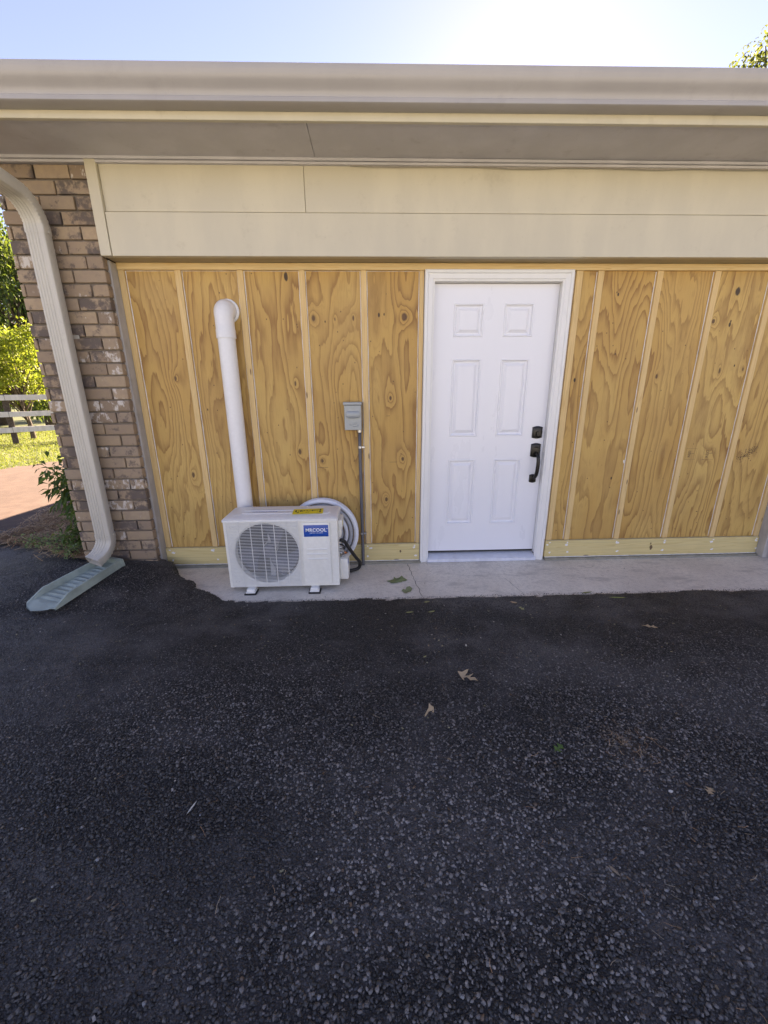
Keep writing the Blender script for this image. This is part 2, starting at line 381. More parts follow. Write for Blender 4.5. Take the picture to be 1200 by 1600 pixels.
# ------------------------------------------------------------------ ground
def xb(y): return np.interp(y, [-.70, -.61, -.45, -.25, -.10, -.03, .1], [-1.44, -1.505, -1.63, -1.88, -2.03, -2.20, -2.35])
def vnoise(x, y, s, seed=0):
    r_ = np.random.default_rng(seed); T = r_.random((64, 64)); X = np.asarray(x)*s+100.3; Y = np.asarray(y)*s+77.7
    i = np.floor(X).astype(int); j = np.floor(Y).astype(int); u = X-i; v = Y-j; u = u*u*(3-2*u); v = v*v*(3-2*v)
    g = lambda a, b: T[a % 64, b % 64]
    return (g(i, j)*(1-u)+g(i+1, j)*u)*(1-v)+(g(i, j+1)*(1-u)+g(i+1, j+1)*u)*v - .5
def surf(x, y):
    """asphalt surface height, mounded up against the brick pier"""
    x = np.asarray(x, float); y = np.asarray(y, float)
    w = np.clip((y+.72)/.54, 0, 1)
    l = np.clip((-1.55-x)/.75, 0, 1); l = l*l*(3-2*l)
    far = np.clip((x+3.6)/.8, 0, 1); far = far*far*(3-2*far)
    z = .100*w*l*(.25+.75*far)
    k = np.clip((-.66-y)/.5, .12, 1)
    z = z+(.012*vnoise(x, y, 1.3, 1)+.007*vnoise(x, y, 4, 2))*k+.004*vnoise(x, y, 14, 3)
    return z+.0035
def asph_z(x, y):
    d = np.maximum(-.612-y, (xb(y)-x)*.75)+np.where(x < -1.40, .085, .022)*vnoise(x, y, 6.5, 5)+.024*vnoise(x, y, 24, 6)
    t = np.clip((d+.012)/.03, 0, 1); t = t*t*(3-2*t)
    s = surf(x, y)
    lip = .012*np.clip((-1.30-x)/.35, 0, 1)*np.clip((y+1.1)/.5, 0, 1)
    return -.04*(1-t)+(s+lip)*t
xs = np.unique(np.concatenate([np.arange(-7, -3.3, .25), np.arange(-3.3, 3.4, .021), np.arange(3.4, 9.1, .3)]))
ys = np.unique(np.concatenate([np.arange(-5.6, -2.9, .3), np.arange(-2.9, -.9, .045), np.arange(-.9, .02, .019), np.arange(.1, 3.2, .2)]))
GX, GY = np.meshgrid(xs, ys, indexing='ij'); GZ = asph_z(GX, GY)
V = np.stack([GX, GY, GZ], -1).reshape(-1, 3); nx, ny = GX.shape
I = (np.arange(nx-1)[:, None]*ny+np.arange(ny-1)[None]).ravel(); F = np.stack([I, I+ny, I+ny+1, I+1], 1)
cx = V[F].mean(1); keep = ~((cx[:, 0] > -2.66) & (cx[:, 1] > 0.0)) & ~((cx[:, 0] < -3.3) & (cx[:, 1] > .55-.35*(cx[:, 0]+3.3)))
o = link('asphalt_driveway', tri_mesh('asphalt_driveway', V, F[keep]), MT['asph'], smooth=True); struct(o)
asphalt = o

b = B(); b.box(-2.45, 9.0, -.66, .12, -.12, 0.0, .006)
apron = struct(b.done('concrete_apron', MT['conc']))
def crack(pts, w=.0016):
    v = []; f = []
    for i, (x, y) in enumerate(pts):
        ww = w*(.6+.9*random.random()); v += [(x-ww, y, .0012), (x+ww, y+.001, .0012)]
        if i: f.append((2*i-2, 2*i-1, 2*i+1, 2*i))
    link('crack', mesh('crack', v, f), MT['gap'], apron)
def wiggle(x0, y0, x1, y1, n=16, a=.008):
    return [(x0+(x1-x0)*t/n+random.uniform(-a, a), y0+(y1-y0)*t/n) for t in range(n+1)]
crack(wiggle(-.165, -.055, -.115, -.60)); crack(wiggle(.55, -.35, .60, -.60, 9, .006), .0009)

# wide ground with the lawn, the dusty drive and the mulch bed
g = mesh('ground', [(-400, -400, -.075), (400, -400, -.075), (400, 600, -.075), (-400, 600, -.075)], [(0, 1, 2, 3)])
struct(link('ground', g, MT['turf']))
xs = np.linspace(-13, 0, 66); ys = np.linspace(-16, 12, 113); GX, GY = np.meshgrid(xs, ys, indexing='ij')
def lawn_edge(x): return 5.05-(x+7.5)*1.4   # lawn lies beyond this line (north-west of the drive)
dl = (GY-(5.2+(GX+7.45)*4.3))
GZ = .004*vnoise(GX, GY, 2.2, 8)+.012*vnoise(GX, GY, .7, 9)-.034
V = np.stack([GX, GY, GZ], -1).reshape(-1, 3); nx, ny = GX.shape
I = (np.arange(nx-1)[:, None]*ny+np.arange(ny-1)[None]).ravel(); F = np.stack([I, I+ny, I+ny+1, I+1], 1); cxy = V[F].mean(1)
def is_lawn(x, y): return (x < -7.5+(y-4.8)*.22-.12*np.sin(y*1.7)) | (y > 9.5)
keep = (cxy[:, 1] > -5.7) & ~is_lawn(cxy[:, 0], cxy[:, 1]) & ~((cxy[:, 0] > -2.6) & (cxy[:, 1] > .3))
struct(link('dusty_drive', tri_mesh('dusty_drive', V, F[keep]), MT['drive'], smooth=True))

BOUNCE_MAT = ground_mat('bounce_gravel', (.43, .45, .395), (.53, .545, .485), (.29, .30, .265), 9.)
struct(link('added_bounce_ground', mesh('added_bounce_ground', [(-26, -34, -.03), (26, -34, -.03), (26, -5.55, -.03), (-26, -5.55, -.03)], [(0, 1, 2, 3)]), BOUNCE_MAT))  # unseen pale ground added behind the camera to bounce sunlight onto the wall

# aggregate that stands out of the binder, as real stones
ico = bmesh.new(); bmesh.ops.create_icosphere(ico, subdivisions=1, radius=1.0)
IV = np.array([v.co[:] for v in ico.verts]); IF = np.array([[v.index for v in f.verts] for f in ico.faces]); ico.free()
OV = np.array([(1, 0, 0), (-1, 0, 0), (0, 1, 0), (0, -1, 0), (0, 0, 1), (0, 0, -1)], float); OF = np.array([(0, 2, 4), (2, 1, 4), (1, 3, 4), (3, 0, 4), (2, 0, 5), (1, 2, 5), (3, 1, 5), (0, 3, 5)])
def stones(name, n, sample, smin, smax, parent, sink=.35, coarse=False):
    P = sample(n); n = len(P); SV, SF = (OV, OF) if coarse else (IV, IF); nv = len(SV)
    s = smin+(smax-smin)*rng.random(n)**1.8
    near = np.clip((-P[:, 1]-1.0)/1.5+.8*vnoise(P[:, 0], P[:, 1], .9, 41), 0, 1); s = s*(.66+.38*near)
    sc3 = np.stack([s*rng.uniform(.7, 1.35, n), s*rng.uniform(.7, 1.2, n), s*rng.uniform(.40, .7, n)], 1)*.5
    V = np.repeat(SV[None], n, 0)*(1+rng.uniform(-.48, .34, (n, nv, 1)))
    V = V*sc3[:, None]
    a = rng.uniform(0, 2*PI, n); t = rng.uniform(-.45, .45, n)
    c, si = np.cos(t), np.sin(t); y = V[..., 1]*c[:, None]-V[..., 2]*si[:, None]; z = V[..., 1]*si[:, None]+V[..., 2]*c[:, None]
    c, si = np.cos(a), np.sin(a); x2 = V[..., 0]*c[:, None]-y*si[:, None]; y2 = V[..., 0]*si[:, None]+y*c[:, None]
    V = np.stack([x2, y2, z], -1); V += P[:, None]; V[..., 2] += (sc3[:, 2]*(1-2*sink))[:, None]
    F = (SF[None]+nv*np.arange(n)[:, None, None]).reshape(-1, 3)
    patch = np.clip(.42+1.6*vnoise(P[:, 0], P[:, 1], 1.2, 21)+.7*vnoise(P[:, 0], P[:, 1], 4, 22), 0, 1)*(.55+.45*near)  # random pale patches: worn tone plus sky sheen painted into the stone colour
    k = rng.random(n)**2.4
    base = (.018+.235*k*(.30+1.1*patch))[:, None]*np.array([1.12, 1.0, .90])
    u = rng.random(n)
    base = np.where((u > .992)[:, None], np.array([.13, .085, .055])*(.5+rng.random((n, 1))), base)
    base = np.where((u < .0035)[:, None], np.array([.30, .29, .28]), base)
    return link(name, tri_mesh(name, V.reshape(-1, 3), F, np.repeat(base, nv, 0)), MT['stone'], parent)
def samp(n, ya=-2.75, yb=-.60, mode=0):
    out = []
    while sum(map(len, out)) < n:
        # rejection sampling that favours the ground close to the camera
        y = rng.uniform(ya, yb, n); x = rng.uniform(-3.0, 2.6, n)
        hw = 1.05+(y+2.75)*1.20
        ok = (np.abs(x+.44) < hw) & (rng.random(n) < np.clip(1.12-(y+2.75)*.30, .5, 1))
        if mode == 1: ok &= rng.random(n) < np.clip((-1.0-y)/.9, 0, 1)
        if mode == 2: ok &= rng.random(n) < np.clip((y+2.1)/.8, 0, 1)
        out.append(np.stack([x[ok], y[ok], asph_z(x[ok], y[ok])], 1))
    return np.concatenate(out)[:n]
struct(stones('aggregate_stones', 78000, lambda n: samp(n, -2.75, -.95, 1), .0046, .0135, asphalt, .30), 'stuff')
struct(stones('fine_aggregate', 70000, lambda n: samp(n, -2.1, -.60, 2), .0046, .0125, asphalt, .24, True), 'stuff')
def samp_left(n):
    x = rng.uniform(-4.3, -2.5, n); y = rng.uniform(-1.3, 1.0, n); z = asph_z(x, y); ok = ~((x > -2.72) & (y > -.14)); return np.stack([x, y, z], 1)[ok]
struct(stones('verge_stones', 13000, samp_left, .006, .016, asphalt, .3), 'stuff')
def samp_side(n):
    y = rng.uniform(-3.3, -.60, n); x = rng.uniform(-3.6, 3.2, n); ok = (np.abs(x+.44) > 1.0+(y+2.75)*1.20) | (y < -2.72); x, y = x[ok], y[ok]; return np.stack([x, y, asph_z(x, y)], 1)
struct(stones('outer_aggregate', 62000, samp_side, .0050, .0145, asphalt, .28, True), 'stuff')
def samp_edge(n):
    x = rng.uniform(-2.9, -1.4, n*3); y = rng.uniform(-.75, -.02, n*3)
    z = asph_z(x, y); ok = (z > .004) & ~((x < -2.1) & (y > -.13)); return np.stack([x, y, z], 1)[ok][:n]
struct(stones('crumbled_edge_stones', 6500, samp_edge, .006, .017, asphalt, .3), 'stuff')
def samp_rim(n):
    x = rng.uniform(-1.5, 2.6, n); y = -.615+rng.normal(0, .010, n); return np.stack([x, y, np.maximum(asph_z(x, y), .001)], 1)
struct(stones('rim_stones', 1500, samp_rim, .004, .010, asphalt, .3), 'stuff')

# ------------------------------------------------------------------ house
house = tag(empty('house', (0, 0, 0)), 'house with bare plywood garage wall, beige siding, brick piers and long gutter', 'house')
YB = -.13                                                     # face of the brick piers

# wall shell and roof, with the gable towards the drive on the left
RX0, RX1 = -3.0, 9.6
b = B()
def slab(x0, x1, y0, y1, z0, z1): b.box(x0, x1, y0, y1, z0, z1)
slab(-2.655, -2.50, -.06, 8.0, -.1, 2.70); slab(-2.50, 9.2, 7.85, 8.0, -.1, 2.70); slab(9.05, 9.2, .05, 7.85, -.1, 2.70)
slab(-2.50, 9.05, .06, .075, 2.0, 2.70); slab(-2.5, -.03, .04, .06, .0, 2.2); slab(.94, 9.05, .04, .06, 0, 2.2)
b.poly([(-2.655, -.06, 2.70), (-2.655, 8.0, 2.70), (-2.655, 3.97, 4.2)], [(0, 1, 2)])
M = Mat('brick_wall_far', .85); p = M.pos(); s_ = M.n('SeparateXYZ', Vector=p)
bt = M.n('TexBrick', Vector=M.n('CombineXYZ', X=M.math('ADD', s_.outputs[0], s_.outputs[1]), Y=s_.outputs[2]).outputs[0], Scale=1.0)
bt.inputs['Color1'].default_value = (.24, .165, .12, 1); bt.inputs['Color2'].default_value = (.17, .12, .09, 1); bt.inputs['Mortar'].default_value = (.17, .14, .115, 1)
bt.inputs['Brick Width'].default_value = .21; bt.inputs['Row Height'].default_value = .08; bt.inputs['Mortar Size'].default_value = .006
M.color(bt.outputs[0]); M.bump(bt.outputs[1], -.5, .006)
b.done('wall_shell', M.m, house)
b = B()
def roof_side(ya, za, yb, zb):
    t = .05
    b.poly([(RX0, ya, za), (RX1, ya, za), (RX1, yb, zb), (RX0, yb, zb), (RX0, ya, za-t), (RX1, ya, za-t), (RX1, yb, zb-t), (RX0, yb, zb-t)],
           [(0, 1, 2, 3), (7, 6, 5, 4), (0, 4, 5, 1), (3, 2, 6, 7), (0, 3, 7, 4), (1, 5, 6, 2)])
roof_side(-.575, 2.875, 3.97, 4.40); roof_side(3.97, 4.40, 8.55, 2.875)
b.done('roof', MT['shingle'], house)

# brick piers: every brick is its own piece
def brick_mesh(w, d=.052, h=.070):
    b = B(); b.box(-w/2, w/2, -d/2, d/2, -h/2, h/2, .005, 2)
    bmesh.ops.recalc_face_normals(b.bm, faces=b.bm.faces); me = bpy.data.meshes.new('brick'); b.bm.to_mesh(me); b.bm.free()
    me.materials.append(MT['brick']); return me
BM = {}
def pier(x0, x1, flip):
    b = B(); b.box(x0+.009, x1-.009, YB+.016, -.078, -.05, 2.705)
    core = b.done('brick_pier', MT['mortar'], house)
    z = .048; row = 0
    while z < 2.62:
        # lay bricks from the corner beside the plywood wall
        x = 0.0; L = x1-x0; w = .10 if (row % 2 == (0 if not flip else 1)) else .20
        while L-x > .012:
            ww = min(w, L-x)
            if L-x-ww < .03: ww = L-x
            key = round(ww, 3)
            if key not in BM: BM[key] = brick_mesh(key)
            o = link('brick', BM[key], None, core)
            xc = (x1-x-ww/2) if not flip else (x0+x+ww/2)
            o.location = (xc+random.uniform(-.0015, .0015), YB+.026+random.uniform(-.0025, .002), z+.035+random.uniform(-.001, .001))
            o.rotation_euler = (random.uniform(-.008, .008), random.uniform(-.006, .006), random.uniform(-.008, .008))
            x += ww+.0095; w = .20
        z += .0803; row += 1
    return core
pier(-2.690, -2.138, False); pier(2.872, 3.42, True)

# grey jambs between brick and plywood
for (x0, x1) in ((-2.215, -2.130), (2.828, 2.905)):
    b = B(); b.box(x0, x1, -.076, .03, .0, 2.2, .004, 2); b.done('jamb_board', MT['trimgrey'], house)

# plywood sheets
for (x0, x1, z0) in ((-2.13, -.9085, .02), (-.9065, -.03, .02), (.94, 2.006, .02), (2.008, 2.83, .02)):
    b = B(); b.box(x0, x1, .018, .033, z0, 2.2); b.done('plywood_sheet', MT['ply'], house)

def bead(p0, p1, w, parent, n=26, off=Vector((0, -.0008, 0))):
    """irregular caulk bead from p0 to p1 lying on a plane facing -Y"""
    p0 = Vector(p0); p1 = Vector(p1); t = (p1-p0).normalized(); sd = Vector((t.z, 0, -t.x)); v = []; f = []
    for i in range(n+1):
        c = p0.lerp(p1, i/n); a = w*(.55+.7*random.random()); bb = w*(.55+.7*random.random())
        h = -.003*(.6+.6*random.random())
        v += [c-sd*a+off, c+Vector((0, h, 0)), c+sd*bb+off]
        if i: k = 3*i; f += [(k-3, k-2, k+1, k), (k-2, k-1, k+2, k+1)]
    return link('caulk_bead', mesh('caulk_bead', v, f), MT['caulk'], parent)

def batten(xc, w=.040, z0=.168, z1=2.162):
    b = B(); b.box(xc-w/2, xc+w/2, 0.0, .0185, z0, z1, .0015); o = b.done('batten', MT['pine_v'], house)
    for s in (-1, 1):
        x = xc+s*(w/2+.0030); bead((x, .0178, z0+.003), (x, .0178, z1-.004), .0034, o, 40)
    return o
for xc in (-2.109, -1.735, -1.320, -.905, -.485): batten(xc)
batten(-.083, .030); batten(1.018, .046)
for xc in (1.170, 1.593, 2.008, 2.420): batten(xc)
batten(2.806, .042)
b = B(); b.box(-2.13, 2.828, -.004, .0175, 2.163, 2.2045, .0015); tb = b.done('top_batten', MT['pine_h'], house)
bead((-2.12, .0178, 2.160), (-.10, .0178, 2.160), .0016, tb, 60)

# treated bottom plates, their ledge, caulk and putty dabs
def dab(x, z, r, y, parent):
    n = 13; v = [(x, y-.003, z)]; ring = [r*random.uniform(.45, 1.25) for _ in range(n)]
    for k in range(n): a = 2*PI*k/n; v.append((x+ring[k]*1.2*math.cos(a), y-.0008, z+ring[k]*.8*math.sin(a)))
    link('putty_dab', mesh('putty_dab', v, [(0, 1+(k+1) % n, 1+k) for k in range(n)]), MT['caulk'], parent)
for (x0, x1, dabs) in ((-2.128, -.068, (-2.09, -1.735, -.485, -.10)), (.988, 2.826, (1.02, 1.17, 1.593, 2.008, 2.42, 2.80))):
    b = B(); b.box(x0, x1, -.012, .0175, .022, .1665, .002); o = b.done('bottom_plate', MT['pt'], house)
    bead((x0+.004, .0002, .1672), (x1-.004, .0002, .1672), .0035, o, 90, Vector((0, -.012, 0)))
    bead((x0+.004, -.0125, .0215), (x1-.004, -.0125, .0215), .0032, o, 90)
    for d in dabs:
        dab(d+random.uniform(-.02, .02), .135+random.uniform(-.01, .01), .013, -.0122, o); dab(d+random.uniform(-.02, .02), .062, .011, -.0122, o)
        dab(d+random.uniform(-.01, .01), .150, .008, -.0122, o)
    b = B(); b.box(x0, x1+ (0 if x0 > 0 else .012), -.038, .016, -.005, .018, .005, 2); b.done('plate_ledge', MT['ledge'], house)
# knots in the right-hand and left-hand plates
for (x, z, r) in ((1.897, .089, .024), (1.89, .125, .010), (-.225, .100, .014)):
    n = 12; v = [(x, -.0135, z)]+[(x+r*.55*random.uniform(.6, 1.2)*math.cos(2*PI*k/n), -.0128, z+r*random.uniform(.7, 1.1)*math.sin(2*PI*k/n)) for k in range(n)]
    link('wood_knot', mesh('wood_knot', v, [(0, 1+(k+1) % n, 1+k) for k in range(n)]), MT['stamp'], house)

# putty streaks on the plywood right of the door
for (x, z) in ((1.62, 1.585), (1.605, 1.555), (1.600, .995), (1.605, .955), (1.595, .905), (1.56, .82), (1.60, 1.25)):
    n = 9; v = [(x, .0158, z)]+[(x+.006*random.uniform(.4, 1.2)*math.cos(2*PI*k/n), .0174, z+.017*random.uniform(.5, 1.1)*math.sin(2*PI*k/n)) for k in range(n)]
    link('putty_streak', mesh('putty_streak', v, [(0, 1+(k+1) % n, 1+k) for k in range(n)]), MT['caulk'], house)

# beige siding above, header underside, corner board
def sbox(name, mat, x0, x1, y0, y1, z0, z1, bev=.002, parent=house):
    b = B(); b.box(x0, x1, y0, y1, z0, z1, bev, 1); return b.done(name, MT[mat], parent)
sbox('header_board', 'header', -2.135, 2.87, -.118, .058, 2.2065, 2.235)
sbox('siding_board', 'siding', -2.066, -.839, -.128, -.10, 2.4495, 2.712); sbox('siding_board', 'siding', -.8365, 2.868, -.128, -.10, 2.4495, 2.712)
sbox('siding_board', 'siding', -2.064, 2.868, -.146, -.10, 2.203, 2.4415)
sbox('corner_board', 'siding', -2.134, -2.068, -.151, -.10, 2.203, 2.712)
sbox('frieze_moulding', 'soffit', RX0, RX1, -.158, -.10, 2.708, 2.724); sbox('frieze_moulding', 'soffit', RX0, RX1, -.150, -.10, 2.692, 2.706)
sbox('wall_backing', 'siding', -2.5, 9.05, -.098, .03, 2.24, 2.70)
# soffit panels with their joints, fascia, gutter
sx = [RX0, -.762, 2.90, 6.56, RX1]
for a, c in zip(sx, sx[1:]): sbox('soffit_panel', 'soffit', a+.0012, c-.0012, -.5155, -.05, 2.726, 2.738, .001)
sbox('fascia_board', 'siding', RX0, RX1, -.540, -.5165, 2.721, 2.86)
def profile_run(pts, x0, x1, name, mat, parent, thick=.0016):
    n = len(pts); v = []
    off = []
    for i in range(n):
        a = Vector(pts[max(i-1, 0)]); c = Vector(pts[min(i+1, n-1)]); d = (c-a).normalized(); off.append(Vector((-d.y, d.x))*thick)
    rings = []
    for x in (x0, x1):
        rings.append([(x, p[0], p[1]) for p in pts]+[(x, pts[i][0]+off[i].x, pts[i][1]+off[i].y) for i in range(n-1, -1, -1)])
    b = B(); b.loft(rings, True, True); return b.done(name, mat, parent, angle=40)
gp = [(-.5425, 2.868), (-.5425, 2.753), (-.606, 2.753), (-.612, 2.757), (-.612, 2.773), (-.609, 2.7765), (-.599, 2.7775)]
for k in range(9):                                            # ogee of the K-style face
    t = k/8; gp.append((-.599-.042*(t-.5*math.sin(2*PI*t)/PI*.7), 2.779+.083*t))
gp += [(-.643, 2.868), (-.643, 2.886), (-.640, 2.888), (-.628, 2.888), (-.627, 2.880)]
joints = [RX0, -2.27, 3.6, RX1]
for a, c in zip(joints, joints[1:]): profile_run(gp, a+.0006, c-.0006, 'gutter', MT['gutter'], house)
# thin painted cables along the frieze
for k, (x0, x1, z, sag) in enumerate(((-.55, 2.9, 2.690, .010), (.15, 2.9, 2.688, .004))):
    n = 60; pts = []
    for i in range(n+1):
        x = x0+(x1-x0)*i/n; pts.append((x, -.146-.002*k, z-sag*abs(math.sin(PI*(x-x0)/.72))*(.4+.6*math.sin(x*3.1)**2)))
    B().tube(pts, .0028, 6).done('cable', MT['cable'], house, True)

# ---- door
DW, DZ0, DZ1, DY = .908, .075, 2.090, .045
px = [0.003, .155, .373, .520, .735, .905]; pz = [DZ0, .309, .849, 1.027, 1.594, 1.743, 1.967, DZ1]
b = B()
for i in range(5):
    for j in range(7):
        if i in (1, 3) and j in (1, 3, 5): continue
        x0, x1, z0, z1 = px[i], px[i+1], pz[j], pz[j+1]
        b.poly([(x0, DY, z0), (x1, DY, z0), (x1, DY, z1), (x0, DY, z1)], [(0, 1, 2, 3)])
x0, x1 = px[0], px[-1]
b.poly([(x0, DY, DZ0), (x1, DY, DZ0), (x1, DY, DZ1), (x0, DY, DZ1), (x0, DY+.042, DZ0), (x1, DY+.042, DZ0), (x1, DY+.042, DZ1), (x0, DY+.042, DZ1)],
       [(4, 7, 6, 5), (0, 4, 5, 1), (1, 5, 6, 2), (2, 6, 7, 3), (3, 7, 4, 0)])
bmesh.ops.remove_doubles(b.bm, verts=b.bm.verts, dist=.0002)
door = b.done('door', MT['door'], house); door['label'] = 'white six-panel steel door'
for i in (1, 3):
    for j in (1, 3, 5):
        x0, x1, z0, z1 = px[i], px[i+1], pz[j], pz[j+1]; rings = []
        for ins, dy in ((0, 0), (.004, -.005), (.010, -.005), (.015, .009), (.024, .0125), (.029, .012), (.047, .0005), (.050, -.0005)):
            y = DY+dy; rings.append([(x0+ins, y, z0+ins), (x1-ins, y, z0+ins), (x1-ins, y, z1-ins), (x0+ins, y, z1-ins)])
        b = B(); b.loft(rings); v = rings[-1]; b.poly(v, [(0, 1, 2, 3)]); bmesh.ops.remove_doubles(b.bm, verts=b.bm.verts, dist=.0001)
        b.done('door_panel', MT['door'], door)
# casing in three mitred lengths
prof = [(.010, .03), (.010, -.002), (.000, -.004), (.000, -.009), (.010, -.012), (.016, -.017), (.044, -.019), (.050, -.026), (.066, -.026), (.070, -.022), (.070, .03)]
xL, xR, zT = .006, .902, 2.094
def seg(st): 
    b = B(); b.loft([[(f_(o_)[0], y, f_(o_)[1]) for o_, y in prof] for f_ in st], False); return b.done('door_casing', MT['casing'], house)
seg([lambda o_: (xL-o_, .002), lambda o_: (xL-o_, zT+o_)]); seg([lambda o_: (xL-o_, zT+o_), lambda o_: (xR+o_, zT+o_)]); seg([lambda o_: (xR+o_, zT+o_), lambda o_: (xR+o_, .002)])
for (x0, x1, z0, z1) in ((-.03, .001, .05, 2.112), (.9072, .938, .05, 2.112), (.001, .9072, 2.0935, 2.112)):
    sbox('door_jamb', 'casing', x0, x1, .004, .12, z0, z1, .002)
sbox('weatherstrip', 'gap', .0, .908, .050, .086, .058, .0735, 0); sbox('weatherstrip', 'gap', .9052, .9085, .052, .086, .075, 2.09, 0); sbox('weatherstrip', 'gap', .001, .9052, .056, .086, 2.0905, 2.0935, 0)
b = B(); b.poly([(.0, -.03, .002), (.908, -.03, .002), (.908, -.03, .028), (0, -.03, .028), (0, .10, .057), (.908, .10, .057), (0, .10, .002), (.908, .10, .002)],
                [(0, 1, 2, 3), (3, 2, 5, 4), (0, 3, 4, 6), (1, 7, 5, 2), (6, 4, 5, 7)]); b.done('threshold', MT['sill'], house)
# door hardware
def plate(xc, zc, w, h, bulge, y0, y1, name, parent):
    out = []
    for s_ in range(9): t = s_/8; out.append((xc-w/2+w*t, zc+h/2-bulge+bulge*math.sin(PI*t)))
    for s_ in range(9): t = s_/8; out.append((xc+w/2-w*t, zc-h/2+bulge-bulge*math.sin(PI*t)))
    ins = lambda q, k: [(xc+(a-xc)*k, zc+(c-zc)*k) for a, c in q]
    b = B(); rings = [[(a, y0, c) for a, c in out], [(a, y1+.004, c) for a, c in out], [(a, y1, c) for a, c in ins(out, .90)], [(a, y1-.003, c) for a, c in ins(out, .72)]]
    b.loft(rings, True, True); return b.done(name, MT['black'], parent, angle=35)
plate(.846, 1.054, .078, .096, .008, DY, DY-.012, 'deadbolt', door)
B().tube([(.850, DY-.012, 1.046), (.850, DY-.027, 1.046)], [.019, .017], 16).done('deadbolt_cylinder', MT['black'], door, angle=40)
sbox('keyhole', 'gap', .8485, .8515, DY-.0275, DY-.020, 1.037, 1.055, 0, door)
plate(.846, .915, .076, .112, .008, DY, DY-.012, 'handle_plate', door)
sbox('thumb_latch', 'black', .838, .862, DY-.045, DY-.012, .938, .944, .002, door)
plate(.845, .688, .054, .070, .007, DY, DY-.012, 'handle_foot', door)
grip = spline([(.848, DY-.010, .893), (.850, DY-.042, .888), (.853, DY-.062, .850), (.853, DY-.064, .790), (.851, DY-.056, .735), (.849, DY-.032, .700), (.847, DY-.010, .692)], 6)
B().tube(grip, [.0115+.003*math.sin(PI*i/(len(grip)-1)) for i in range(len(grip))], 12).done('handle_grip', MT['black'], door, True)

# ---- stamps on the plywood
def stamp(x, z, w, h, texts):
    v = []; f = []; t = .0013; y = .0168
    for (a0, a1, c0, c1) in ((x-w/2, x+w/2, z-h/2, z-h/2+t), (x-w/2, x+w/2, z+h/2-t, z+h/2), (x-w/2, x-w/2+t, z-h/2, z+h/2), (x+w/2-t, x+w/2, z-h/2, z+h/2)):
        k = len(v); v += [(a0, y, c0), (a1, y, c0), (a1, y, c1), (a0, y, c1)]; f.append((k, k+1, k+2, k+3))
    link('ink_stamp', mesh('ink_stamp', v, f), MT['stamp'], house)
    for (s, dx, dz, size) in texts:
        o = link('ink_stamp_lettering', text_mesh(s, size, 1.0, .0004), MT['stamp'], house); o.location = (x+dx, .0170, z+dz); o.rotation_euler = (PI/2, -PI/2, 0)
stamp(2.097, .872, .086, .088, (('REJD', -.012, .0, .026), ('1', .018, .004, .022))); stamp(2.245, .872, .092, .092, (('REJD', -.012, .0, .030), ('2', .020, .004, .022)))
v = []; f = []
for k in range(190):                                          # smeared grade stamp near the right edge
    t = rng.random(); x = 2.50+.13*t+rng.normal(0, .012); z = .83+.085*t+rng.normal(0, .016); s = rng.uniform(.001, .0045)
    i = len(v); v += [(x-s, .0168, z-s*.5), (x+s, .0168, z-s*.7), (x+s*1.2, .0168, z+s*.6), (x-s*.9, .0168, z+s*.5)]; f.append((i, i+1, i+2, i+3))
link('ink_smear', mesh('ink_smear', v, f), MT['stamp'], house)['label'] = 'smeared dark grade stamp on the plywood'
for (x, z, w) in ((1.985, .822, .04), (2.20, .822, .03), (-.83, .803, .08), (-.28, .838, .06), (-.32, 1.19, .03)):
    link('pencil_mark', mesh('pencil_mark', [(x-w/2, .0168, z), (x+w/2, .0168, z+.001), (x+w/2, .0168, z+.004), (x-w/2, .0168, z+.0025)], [(0, 1, 2, 3)]), MT['stamp'], house)

# the eave hangs a little lower towards the downspout, as the gutter drains there
for o in house.children:
    if o.name.split('.')[0] in ('gutter', 'fascia_board', 'soffit_panel'):
        for v in o.data.vertices:
            k = min(1, max(0, (-.16-v.co.y)/.35)); v.co.z += k*(.0042*(max(-3.0, min(v.co.x, 4))-1.9)-.003)
        o.data.update()

# ------------------------------------------------------------------ downspout and splash block
def spout_profile(k=1.0):
    w, d = .057*k, .034*k; r = .012; P_ = []
    front = np.linspace(-w+r, w-r, 31)
    for i, u in enumerate(front):
        fl = .0030*(1 if (i//3) % 2 else 0) if 2 < i < 24 else 0
        P_.append((u, -d+fl))
    P_ += [(w-r*.3, -d+r*.3), (w, -d+r), (w, d-r), (w-r*.3, d-r*.3), (w-r, d), (-w+r, d), (-w+r*.3, d-r*.3), (-w, d-r), (-w, -d+r), (-w+r*.3, -d+r*.3)]
    return P_
def sweep(path, scales, name, parent, mat):
    rings = []; k = len(path); path = [Vector(p) for p in path]
    for i, p in enumerate(path):
        t = (path[min(i+1, k-1)]-path[max(i-1, 0)]).normalized(); X = Vector((1, 0, 0)); X = (X-t*X.dot(t)).normalized(); N = t.cross(X)
        if t.z > 0: N = -N
        rings.append([p+X*u-N*w for u, w in spout_profile(scales[i])])
    b = B(); b.loft(rings, True, False); o = b.done(name, mat, parent, angle=38); return o
ds = tag(empty('downspout', (-2.452, -.20, .1)), 'beige corrugated downspout strapped to the brick pier', 'downspout')
def wpart(o, parent):                                         # keep world-space mesh under an empty that is not at the origin
    o.matrix_parent_inverse = Matrix.Translation(-Vector(parent.location)); return o
SX, SY = -2.450, -.203
wpart(sweep([(SX, SY, z) for z in (2.345, 2.3, 1.4, .5, .335)], [1]*5, 'pipe', ds, MT['spout']), ds)
def arc(c, r, a0, a1, n): return [(c[0], c[1]+r*math.cos(a0+(a1-a0)*i/n), c[2]+r*math.sin(a0+(a1-a0)*i/n)) for i in range(n+1)]
